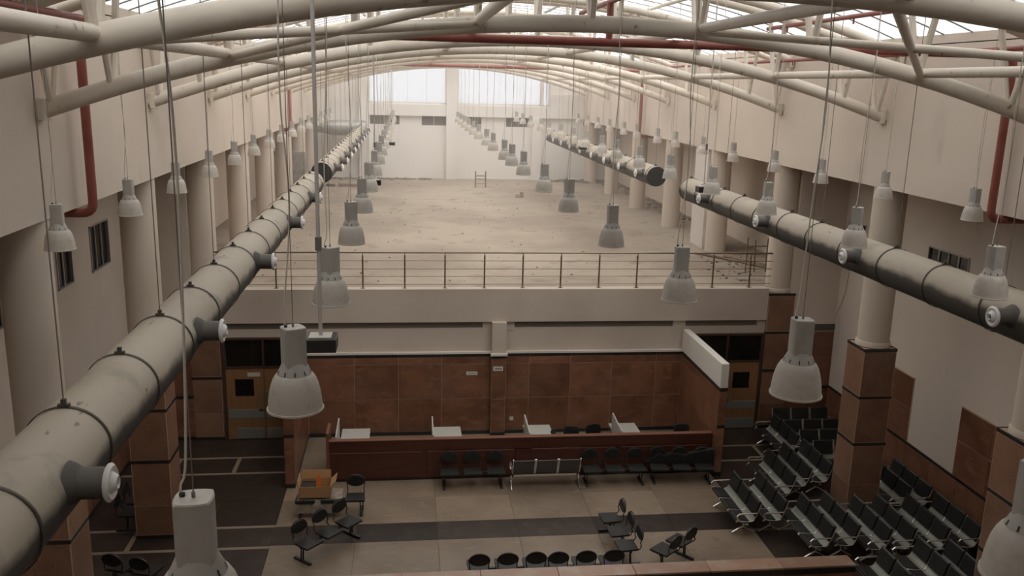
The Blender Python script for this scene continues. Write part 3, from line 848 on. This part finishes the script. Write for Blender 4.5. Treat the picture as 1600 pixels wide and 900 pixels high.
# ------------------------------------------------------------------ red fire pipes
def pipe(label, pts, r, extra=()):
    base = min(pts, key=lambda p: p[2])
    o = thing('fire_pipe', base, label, 'pipe', 'red fire pipes')
    # round the corners
    P = [Vector(p) for p in pts]; q = [P[0]]
    for i in range(1, len(P) - 1):
        a = (P[i - 1] - P[i]).normalized(); b = (P[i + 1] - P[i]).normalized(); rr = min(r * 2.6, (P[i - 1] - P[i]).length * .45, (P[i + 1] - P[i]).length * .45)
        for t in range(6):
            u = t / 5; q.append((P[i] + a * rr) * (1 - u) ** 2 + P[i] * 2 * u * (1 - u) + (P[i] + b * rr) * u * u)
    q.append(P[-1])
    MB().poly(q, r, 14).build('pipe_run', 'red_pipe', o, smooth=True)
    for a, b, rr in extra:
        MB().poly([a, b], rr, 10).build('pipe_branch', 'red_pipe', o, smooth=True)
    return o
ZP = 11.33
pipe('red fire main crossing the roof and dropping down both high walls in front',
     [(-6.9, 15.35, 8.31), (-5.22, 15.35, 8.31), (-5.22, 15.35, ZP), (10.98, 15.35, ZP), (10.98, 15.35, 8.31), (12.6, 15.35, 8.31)], .075,
     [((3.45, 15.35, ZP), (3.45, 15.35, 12.0), .06)])
pipe('farther red fire main dropping down both high walls over the deck',
     [(-6.9, 41.4, 8.31), (-5.25, 41.4, 8.31), (-5.25, 41.4, ZP), (11.0, 41.4, ZP), (11.0, 41.4, 8.31), (12.6, 41.4, 8.31)], .075)
pipe('thin red sprinkler pipe running along the roof right of centre', [(8.42, 9.0, 12.0), (8.42, 20.6, 12.0)], .045,
     [((8.42, yy, 12.0), (8.42, yy, 11.86), .018) for yy in (10.5, 13.2, 16.5, 19.5)])
pipe('thin red sprinkler pipe running along the roof at the ridge', [(3.45, 9.0, 12.0), (3.45, 18.0, 12.0)], .045,
     [((3.45, yy, 12.0), (3.45, yy, 11.86), .018) for yy in (10.5, 13.2, 16.9)])
pipe('rust-brown sprinkler pipe running along the roof near the left wall', [(-4.75, 7.5, 11.38), (-4.75, 15.2, 11.38)], .05,
     [((-4.75, yy, 11.38), (-4.75, yy, 11.2), .018) for yy in (9.0, 12.6)])
pipe('red sprinkler pipe running along the foot of the roof on the right', [(10.6, 9.0, 11.42), (10.6, 40.0, 11.42)], .05,
     [((10.6, yy, 11.42), (10.6, yy, 11.28), .018) for yy in (12, 15, 18, 21, 24)])

# ------------------------------------------------------------------ deck railing
rl = thing('deck_railing', (XC, 25.62, ZD), 'steel railing with thin horizontal bars along the deck edge', 'railing')
RX0, RX1 = CLX + .36, CRX - .36
for z, r_ in ((5.68, .027), (5.43, .011), (5.19, .011), (4.96, .011), (4.72, .011)):
    MB().poly([(RX0, 25.60, z), (RX1, 25.60, z)], r_, 10).build('top_rail' if z > 5.5 else 'bar', 'railing_steel', rl, smooth=True)
for x in (-5.0, -3.8, -2.55, -1.3, -.07, 1.12, 2.3, 3.46, 4.62, 5.8, 6.98, 8.18, 9.39, 10.58):
    p = MB().box(x - .022, x + .022, 25.615, 25.655, ZD, 5.56, .004).prism([(x - .022, 5.56), (x + .022, 5.56), (x + .008, 5.62), (x - .008, 5.62)], 25.62, 25.65).poly([(x, 25.635, 5.6), (x, 25.605, 5.66)], .009, 6).build('post', 'railing_steel', rl)
    MB().box(x - .06, x + .06, 25.57, 25.69, ZD, ZD + .014).build('base_plate', 'railing_steel', p)

# ------------------------------------------------------------------ service counter
ct = thing('service_counter', (3.17, 22.3, 0), 'long cherry-red wooden service counter in front of the granite wall', 'counter')
CX0, CX1 = -2.13, 8.5
MB().box(CX0, CX1, 22.28, 22.36, 0.06, 1.17).build('front_board', 'cherry_wood', ct)
MB().box(CX0, CX1, 22.245, 22.285, .87, 1.17, .004).build('top_fascia', 'cherry_wood', ct)
MB().box(CX0, CX1, 22.235, 22.40, 1.17, 1.20, .006).build('top_ledge', 'cherry_edge', ct)
MB().box(CX0, CX1, 22.30, 22.36, 0, .06).build('plinth', 'black_granite', ct)
for a, b in ((-2.08, .38), (.52, 2.92), (3.38, 5.75), (5.88, 8.44)):
    p = MB().box(a, b, 22.255, 22.285, .10, .84, .006).build('front_panel', 'cherry_wood', ct)
    MB().box(a, b, 22.25, 22.262, .822, .85, .002).build('panel_edge', 'cherry_edge', p)
MB().box(2.95, 3.35, 22.262, 22.285, .06, .86, .003).build('mid_post', 'cherry_wood', ct)
MB().box(CX0, CX1, 22.36, 22.95, .72, .75).build('worktop', 'desk_white', ct)
MB().box(CX0 - .03, CX0 + .05, 22.24, 22.98, 0, 1.42, .005).build('end_panel', 'cherry_edge', ct)
for i, x in enumerate((-1.93, .68, 3.33, 5.92)):
    # screen between the clerk places
    d = MB().prism([(22.42, .75), (23.55, .75), (23.55, 1.34), (22.42, 1.24)], x, x + .035, 'X').build('screen', 'desk_white', None)
    tag(d, ['white screen board at the left end of the counter', 'narrow screen board seen edge-on between the two left clerk desks', 'white screen board behind the middle of the counter', 'white screen board nearest the right end of the counter'][i], 'screen', 'screens on the counter')
    dk = thing('desk_return', (x + .45, 23.6, 0), ['white desk leaf behind the left end of the counter', 'white desk leaf behind the counter, second from the left', 'white desk leaf behind the counter, third from the left', 'white desk leaf behind the counter, nearest the right end'][i], 'desk', 'desks behind the counter')
    MB().box(x + .06, x + .86, 22.97, 24.2, .72, .75, .004).build('desktop', 'desk_white', dk)
    MB().box(x + .10, x + .82, 24.1, 24.14, 0, .72).build('leg_panel', 'desk_grey', dk)
    MB().box(x + .80, x + .84, 23.0, 24.12, .1, .72).build('side_panel', 'desk_grey', dk)
def office_chair(loc, rz, label):
    c = thing('office_chair', loc, label, 'chair', 'office chairs behind the counter', rz)
    out = [(-.21, .55)] + [(-.23 + .0, .62), (-.225, .9), (-.19, .98), (-.1, 1.01), (.1, 1.01), (.19, .98), (.225, .9), (.23, .62), (.21, .55)]
    MB().prism(out, .20, .26).build('backrest', 'black_pad', c, world=False)
    MB().box(-.23, .23, -.24, .2, .44, .52, .02).build('seat', 'black_pad', c, world=False)
    MB().poly([(0, .24, .6), (0, .26, .48), (0, .1, .43)], .02, 8).build('back_stem', 'black_plastic', c, world=False)
    MB().poly([(0, 0, .44), (0, 0, .1)], .025, 8).build('gas_column', 'black_plastic', c, world=False)
    for k in range(5):
        a = 2 * PI * k / 5
        MB().poly([(0, 0, .1), (.27 * math.cos(a), .27 * math.sin(a), .05)], .02, 6).build('base_arm', 'black_plastic', c, world=False)
office_chair((4.74, 23.62, 0), PI * .95, 'round-backed black office chair left of the pair behind the counter')
office_chair((5.33, 23.75, 0), PI * 1.06, 'square-backed black office chair right of the pair behind the counter')
office_chair((7.98, 23.62, 0), PI, 'black office chair alone behind the right end of the counter')
ph = thing('desk_mirror', (4.13, 23.15, .75), 'small round black desk object beside the third desk leaf', 'desk item')
MB().lathe([(.001, -.012), (.075, -.012), (.08, 0), (.075, .012), (.001, .012)], 20, (0, 0, .2), 'Y').build('disc', 'black_plastic', ph, world=False, smooth=True)
MB().poly([(0, 0, .13), (0, 0, .01)], .012, 8).lathe([(.06, 0), (.06, .012)], 16).build('stand', 'black_plastic', ph, world=False)
# signs and socket on the granite wall
def plate(nm, label, cat, x0, x1, y, z0, z1, ink=None):
    p = thing(nm, ((x0 + x1) / 2, y, z0), label, cat)
    MB().box(x0, x1, y - .012, y, z0, z1, .002).build('plate', 'sign_white', p)
    if ink:
        n = 9
        for i in range(n):
            a = x0 + (x1 - x0) * (.14 + .72 * i / n); wv = (x1 - x0) * .72 / n * (.9 if i % 3 else .55)
            hh = (z1 - z0) * (.14 + .1 * ((i * 7) % 3)); zc = (z0 + z1) / 2 + (z1 - z0) * .04 * ((i * 5) % 3 - 1)
            MB().box(a, a + wv, y - .0135, y - .0125, zc - hh / 2, zc + hh / 2).build('lettering', ink, p)
plate('wall_sign', 'plain pale name plate on the granite wall left of the pilaster', 'sign', 1.78, 2.12, YB - .02, 1.92, 2.03, 'desk_grey')
plate('wall_sign', 'pale name plate with dark lettering on the granite pilaster', 'sign', 2.58, 2.88, YB - .194, 2.10, 2.24, 'sign_ink')
plate('wall_socket', 'small white square wall socket beside the granite pilaster', 'socket', 3.14, 3.26, YB - .02, .43, .55)

# ------------------------------------------------------------------ black waiting benches with oval backs
def oval_bench(loc, rz, label, n=3, pitch=.63, group='black benches with oval backs', offs=None, nobacks=()):
    """seats face local -Y; local origin at the middle of the beam on the floor"""
    b = thing('waiting_bench', loc, label, 'bench', group, rz)
    xs = offs or [(i - (n - 1) / 2) * pitch for i in range(n)]
    L = (max(xs) - min(xs)) / 2 + .2
    MB().box(-L, L, -.03, .03, .34, .39).build('beam', 'black_plastic', b, world=False)
    for x in xs:
        st = MB().prism([(x + u, v) for u, v in [(-.235, -.27), (.235, -.27), (.245, -.18), (.22, .17), (-.22, .17), (-.245, -.18)]], .40, .445, 'Z')
        s_ = st.build('seat', 'black_pad', b, world=False)
        if x in nobacks: continue
        # tube frame of the back
        fr = [(-.20, .10, .41), (-.215, .20, .43), (-.20, .24, .50), (-.205, .21, .58), (-.225, .25, .70)]
        arc = [(-.225 * math.cos(t), .25 + .04 * math.sin(t), .70 + .18 * math.sin(t)) for t in [PI * i / 10 for i in range(1, 10)]]
        fr2 = [(-p[0], p[1], p[2]) for p in fr[::-1]]
        MB().poly([(x + p[0], p[1], p[2]) for p in fr + arc + fr2], .0125, 8).build('back_tube', 'black_plastic', b, world=False, smooth=True)
        pad = []
        for i in range(11):
            t = PI * i / 10; pad.append((.215 * math.cos(t), .70 + .172 * math.sin(t)))
        for i in range(1, 8):
            t = PI + PI * i / 8; pad.append((.215 * math.cos(t), .70 + .115 * math.sin(t)))
        MB().prism([(x + u, v) for u, v in pad], .235, .27).build('backrest', 'black_pad', b, world=False)
    for s_ in (-1, 1):
        xx = s_ * (L - .06)
        lg = MB().poly([(xx - .03, 0, .36), (xx - .03, .02, .05)], .016, 8).poly([(xx + .03, 0, .36), (xx + .03, .02, .05)], .016, 8).build('leg', 'black_plastic', b, world=False, smooth=True)
        MB().box(xx - .035, xx + .035, -.27, .27, 0, .05, .008).build('foot', 'black_plastic', lg, world=False)
    return b
oval_bench((1.74, 21.86, 0), 0, 'black three-seat bench with oval backs against the counter, left of the chrome bench')
oval_bench((5.61, 21.8, 0), 0, 'black three-seat bench with oval backs against the counter, right of the chrome bench')
bw = oval_bench((7.5, 21.78, 0), -.06, 'black three-seat bench wrapped in dark plastic at the right end of the counter')
MB().prism([(-.95, .46), (-.6, .72), (-.45, .66), (-.2, .74), (.1, .68), (.5, .78), (.93, .86), (.95, .44)], .15, .32).build('plastic_wrap', 'black_pad', bw, world=False)
oval_bench((-1.84, 18.82, 0), .84, 'black three-seat bench standing at an angle below the cardboard box', pitch=.62)
bx = oval_bench((-1.9, 20.55, 0), 0, 'black bench carrying a cardboard box at its left end', offs=[-.62, 0, .6], nobacks=(-.62, 0))
oval_bench((2.12, 17.05, 0), PI, 'left black three-seat bench seen from behind over the granite parapet', pitch=.61)
oval_bench((3.82, 17.02, 0), PI, 'right black three-seat bench seen from behind over the granite parapet', pitch=.61)
oval_bench((4.95, 18.35, 0), -PI / 2 + .06, 'black three-seat bench facing left, standing across the dark floor band', pitch=.66)
oval_bench((6.02, 17.6, 0.0), PI + .66, 'black two-seat bench standing askew near the right end of the parapet', n=2, pitch=.6)
oval_bench((-6.6, 20.4, 0), PI * .5, 'black bench in the dark left aisle beside the second pedestal', n=2)
oval_bench((-5.75, 17.5, 0), PI * .9, 'black chair bench at the bottom left behind the nearest pendant lamp', n=2)

# chrome framed bench and the airport benches
def steel_bench(loc, rz, label, group, padded=True, n=3, pitch=.615):
    """seats face local -Y, backrest top at local y=+0.3"""
    b = thing('steel_bench', loc, label, 'bench', group, rz)
    L = n * pitch / 2
    MB().box(-L + .06, L - .06, -.03, .05, .30, .36).build('beam', 'chrome', b, world=False)
    for i in range(n):
        x = (i - (n - 1) / 2) * pitch; h = pitch / 2 - .03
        # bent steel shell: seat, crease, lower back, upper back (y, z)
        pr = [(-.27, .415), (-.25, .445), (.06, .415), (.13, .425), (.19, .50), (.25, .66), (.315, .885), (.335, .89)]
        MBs = MB()
        for k in range(len(pr) - 1):
            (ya_, za_), (yb_, zb_) = pr[k], pr[k + 1]
            b0 = len(MBs.v)
            MBs.v += [(x - h, ya_, za_), (x + h, ya_, za_), (x + h, yb_, zb_), (x - h, yb_, zb_), (x - h, ya_ + .012, za_ - .012), (x + h, ya_ + .012, za_ - .012), (x + h, yb_ + .012, zb_ - .012), (x - h, yb_ + .012, zb_ - .012)]
            MBs.f += [tuple(b0 + q for q in fc) for fc in ((0, 1, 2, 3), (7, 6, 5, 4), (0, 4, 5, 1), (3, 2, 6, 7), (0, 3, 7, 4), (1, 5, 6, 2))]
        sh = MBs.build('seat_shell', 'seat_steel' if padded else 'mesh_dark', b, world=False)
        if padded:
            MB().prism([(-.275, .43), (-.262, .465), (-.22, .472), (.03, .45), (.05, .43), (.03, .41), (-.25, .435)], x - h + .012, x + h - .012, 'X').build('seat_pad', 'black_pad', b, world=False)
            MB().prism([(.175, .545), (.165, .575), (.265, .90), (.295, .925), (.33, .90), (.245, .62), (.205, .53)], x - h + .012, x + h - .012, 'X').build('back_pad', 'black_pad', b, world=False)
        for s_ in (-1, 1):
            xx = x + s_ * (h + .012)
            MB().poly([(xx, -.285, .415), (xx, -.26, .45), (xx, .07, .415), (xx, .15, .44), (xx, .215, .56), (xx, .325, .91)], .013, 6).build('side_bar', 'chrome', b, world=False, smooth=True)
    for s_ in (-1, 1):
        xx = s_ * (L + .0)
        MB().poly([(xx, -.17, .43), (xx, -.25, .50), (xx, -.27, .58), (xx, -.22, .63), (xx, .0, .635), (xx, .22, .64)], .018, 8).build('armrest', 'chrome', b, world=False, smooth=True)
        xl = s_ * (L - (.25 if padded else .0))
        MB().poly([(xl, 0, .32), (xl, 0, .18), (xl, -.27, .02)], .024, 8).poly([(xl, 0, .18), (xl, .27, .02)], .024, 8).build('leg', 'chrome', b, world=False, smooth=True)
    return b
cb = steel_bench((3.69, 21.72, 0), PI, 'bare chrome three-seat bench turned to the middle of the counter', 'chrome bench', padded=False)
sb = None
QP = -PI / 2    # face -X
def airport(x, y0, y1, label, rz=QP):
    global sb
    g = 'black padded airport benches on the right'
    if rz == QP: loc = (x - .28, (y0 + y1) / 2, 0)
    else: loc = (x, y0 - .28, 0)
    if sb is None: sb = steel_bench(loc, rz, label, g)
    else: dup(sb, loc, rz, label, g)
airport(8.44, 18.55, 20.43, 'black padded bench at the front left corner of the airport benches, on the light floor')
airport(9.12, 18.6, 20.4, 'black padded bench just behind the one on the light floor')
airport(9.70, 17.28, 19.14, 'leftmost black padded bench of the row standing right behind the parapet end')
airport(10.32, 17.3, 19.14, 'second black padded bench of the row behind the parapet end')
airport(10.97, 17.06, 18.93, 'black padded bench directly in front of the granite pedestal')
airport(11.56, 17.08, 18.9, 'black padded bench in front of the pedestal, right of its left edge')
airport(12.34, 17.03, 18.84, 'black padded bench between the pedestal bench and the wall bench')
airport(12.64, 19.1, 20.95, 'black padded bench just right of the granite pedestal, one off the wall')
airport(13.18, 19.08, 20.93, 'black padded bench along the right wall beside the pedestal')
airport(13.14, 17.02, 18.87, 'black padded bench along the right wall, nearer the camera')
airport(11.41, 14.95, 16.8, 'black padded bench at the bottom edge, middle of the three nearest')
airport(12.05, 14.8, 16.64, 'black padded bench at the bottom edge beside the near right pedestal')
airport(10.34, 14.6, 16.44, 'black padded bench at the bottom edge right of the parapet end')
airport(9.95, 19.95, 21.8, 'black padded bench left of the pedestal, front one of the far group')
airport(10.57, 20.35, 22.2, 'black padded bench left of the pedestal, middle one of the far group')
airport(11.25, 20.55, 22.4, 'black padded bench right against the back of the pedestal')
airport(11.2, 22.5, 24.35, 'black padded bench near the right door, seen end on')
airport(12.25, 24.75, 0, 'rearmost black padded bench against the end wall of the right aisle', 0)
airport(12.2, 23.78, 0, 'second black padded bench from the right aisle end wall, facing the camera', 0)
airport(12.35, 23.0, 0, 'third black padded bench from the right aisle end wall, facing the camera', 0)
airport(12.4, 22.2, 0, 'fourth black padded bench from the right aisle end wall, facing the camera', 0)

# ------------------------------------------------------------------ cardboard box on the bench
cx, cy, cz = -2.28, 20.62, .50
cb_ = thing('cardboard_box', (cx, cy, cz), 'open cardboard box with an orange sheet inside, on the black bench', 'box')
W2, D2, Hh = .38, .26, .30
for a in ((cx - W2, cx + W2, cy - D2, cy - D2 + .008), (cx - W2, cx + W2, cy + D2 - .008, cy + D2), (cx - W2, cx - W2 + .008, cy - D2, cy + D2), (cx + W2 - .008, cx + W2, cy - D2, cy + D2)):
    MB().box(*a, cz, cz + Hh).build('side', 'carton', cb_)
MB().box(cx - W2, cx + W2, cy - D2, cy + D2, cz, cz + .008).build('bottom', 'carton', cb_)
MB().prism([(cx + W2 - .004, cz + Hh), (cx + W2 + .004, cz + Hh), (cx + W2 + .14, cz + Hh + .13), (cx + W2 + .132, cz + Hh + .13)], cy - D2 + .01, cy + D2 - .01).build('flap', 'carton', cb_)
MB().prism([(cx - W2 - .004, cz + Hh), (cx - W2 + .004, cz + Hh), (cx - W2 - .03, cz + Hh + .16), (cx - W2 - .038, cz + Hh + .16)], cy - D2 + .01, cy + D2 - .01).build('flap', 'carton', cb_)
MB().prism([(cy + D2 - .006, cz + Hh), (cy + D2 + .002, cz + Hh), (cy + D2 + .05, cz + Hh + .2), (cy + D2 + .042, cz + Hh + .2)], cx - W2 + .02, cx + W2 - .02, 'X').build('flap', 'carton', cb_)
os_ = tag(MB().prism([(cx - .0, cz + .12), (cx + .13, cz + .12), (cx + .15, cz + .34), (cx + .10, cz + .56), (cx + .02, cz + .36)], cy - .05, cy - .044).build('orange_sheet', 'orange_paper'), 'bright orange paper sheet sticking out of the cardboard box', 'paper')
tag(MB().box(cx - .34, cx + .02, cy - .16, cy + .16, cz + .012, cz + .27, .01).build('black_bag', 'black_pad'), 'black bundle lying inside the cardboard box', 'bundle')
tag(MB().prism([(20.28, .14), (20.30, .13), (20.33, .30), (20.40, .44), (20.88, .475), (20.88, .495), (20.38, .462), (20.30, .31)], -2.72, -1.62, 'X').build('wrapping_sheet', 'wrap_sheet'), 'stiff marbled wrapping sheet hanging over the bench under the box', 'sheet')

# ------------------------------------------------------------------ granite parapet in front
pp = thing('parapet', (3.1, 15.76, 0), 'low granite-clad parapet wall with pink coping at the bottom edge', 'parapet')
MB().box(-3.2, 9.24, 15.60, 15.92, 0, .95).build('core', 'grout', pp)
xs = [-3.26 + 1.57 * i for i in range(9)]
for i in range(8):
    tile(pp, 'coping_slab', 'pink_granite', xs[i] + .004, xs[i + 1] - .004, 15.56, 15.96, .955, 1.0, .006)
    tile(pp, 'band_tile', 'black_granite', xs[i] + .004, xs[i + 1] - .004, 15.575, 15.60, .82, .95, .003)
    for z0, z1 in ((.1, .81),):
        tile(pp, 'granite_tile', 'granite_tile', xs[i] + .005, xs[i + 1] - .005, 15.585, 15.60, z0, z1)
        tile(pp, 'granite_tile', 'granite_tile', xs[i] + .005, xs[i + 1] - .005, 15.92, 15.935, z0, .945)

# ------------------------------------------------------------------ things left on the deck
ir = thing('iron_trestle', (4.3, 51.6, ZD), 'small rusty iron trestle standing alone on the deck', 'trestle')
for x in (-.3, .3):
    for y_ in (-.15, .2):
        MB().poly([(x, y_, 0), (x, y_ * .7, .95)], .025, 6).build('leg', 'rust_iron', ir, world=False)
    MB().poly([(x, -.13, .5), (x, .17, .5)], .02, 6).build('crossbar', 'rust_iron', ir, world=False)
for z in (.22, .5, .68):
    MB().poly([(-.3, -.12, z), (.3, -.12, z)], .02, 6).build('rung', 'rust_iron', ir, world=False)
MB().box(-.3, .3, -.13, .16, .66, .69).build('shelf', 'old_wood', ir, world=False)
tag(MB().box(5.85, 6.05, 46.9, 47.15, ZD, ZD + .2, .01).build('concrete_block', 'rubble'), 'left one of two small pale blocks lying on the deck', 'block', 'blocks on the deck')
tag(MB().box(6.1, 6.28, 47.05, 47.3, ZD, ZD + .3, .01).build('concrete_block', 'rubble'), 'right, taller one of two small pale blocks lying on the deck', 'block', 'blocks on the deck')
tag(MB().box(-3.9, -2.0, 51.2, 51.45, ZD, ZD + .16, .01).build('timber_plank', 'old_wood'), 'brown plank lying flat on the deck at the far left', 'plank')
tag(MB().box(-4.6, -4.1, 51.2, 51.4, ZD, ZD + .14, .01).build('timber_offcut', 'old_wood'), 'short brown offcut left of the plank on the deck', 'plank')
# rubble along the far wall: uncountable crumbs
rb = MB(); rn = random.Random(5)
def crumb(x, y, s_):
    a = rn.uniform(0, PI); h = s_ * rn.uniform(.4, .9)
    q = [(x + s_ * math.cos(a + k * PI / 2) * rn.uniform(.6, 1), y + s_ * math.sin(a + k * PI / 2) * rn.uniform(.6, 1)) for k in range(4)]
    rb.prism(q, ZD - .002, ZD + h, 'Z')
for _ in range(260): crumb(rn.uniform(8.5, 12.8), 55.7 - abs(rn.gauss(0, .5)), rn.uniform(.03, .16))
for _ in range(200): crumb(rn.uniform(-5.2, 1.5), 55.7 - abs(rn.gauss(0, .3)), rn.uniform(.03, .13))
for _ in range(220): crumb(13.25 - abs(rn.gauss(0, .45)), rn.uniform(38, 55), rn.uniform(.03, .13))
for _ in range(200): crumb(rn.uniform(-5, 11), rn.uniform(26.2, 55), rn.uniform(.01, .05))
for _ in range(90): crumb(rn.uniform(10.0, 12.6), rn.uniform(26.5, 31), rn.uniform(.02, .08))
ro = rb.build('rubble', 'rubble'); ro['kind'] = 'stuff'
tag(ro, 'crumbled rubble scattered along the walls of the deck', 'rubble')
for i, (a, b) in enumerate((((11.0, 30.6), (12.9, 27.4)), ((11.5, 30.4), (13.2, 27.6)), ((10.6, 31.0), (12.4, 28.6)))):
    o = MB().poly([(a[0], a[1], ZD + .05), (b[0], b[1], ZD + .05)], .04, 6).build('timber_pole', 'old_wood')
    tag(o, ['nearest', 'rightmost', 'leftmost'][i] + ' timber pole lying on the deck behind the right end of the railing', 'pole', 'poles on the deck')
fr = thing('bent_iron_rack', (11.75, 27.9, ZD), 'bent iron rack leaning behind the railing end column', 'rack')
for p, q in (((-.40, 0, 0), (-.40, 0, 1.18)), ((-.1, 0, 0), (-.1, .05, 1.08)), ((.3, 0, 0), (.3, 0, 1.15)), ((-.40, 0, .62), (.3, 0, .62)), ((-.25, 0, .88), (.3, .02, .88))):
    MB().poly([p, q], .022, 6).build('iron_bar', 'rust_iron', fr, world=False)
# loose cable hanging at the right aisle
cp = [(13.43, 24.6, 6.9), (13.43, 24.75, 6.2), (13.43, 24.9, 5.3), (13.43, 25.0, 4.6), (13.42, 25.2, 4.1), (13.35, 25.38, 3.75)]
tag(MB().poly(cp, .02, 6).build('loose_cable', 'cord', None, smooth=True), 'loose pale cable hanging down in the right aisle under the duct', 'cable')

# ------------------------------------------------------------------ dusty haze in the hall
hz = MB().box(AL + .01, AR - .01, YB + .9, YF - .4, ZD + .01, 13.3).build('dust_haze', 'cord')
hm = bpy.data.materials.new('dust_haze'); hm.use_nodes = True
hn = hm.node_tree.nodes; hn.remove(hn['Principled BSDF'])
vs = hn.new('ShaderNodeVolumeScatter'); vs.inputs['Density'].default_value = 0.0065; vs.inputs['Color'].default_value = (1, .985, .965, 1)
hm.node_tree.links.new(vs.outputs[0], hn['Material Output'].inputs['Volume'])
hz.data.materials[0] = hm
hz['kind'] = 'stuff'
tag(hz, 'thin dusty haze hanging in the air over the deck', 'haze')
sc.cycles.volume_bounces = 1
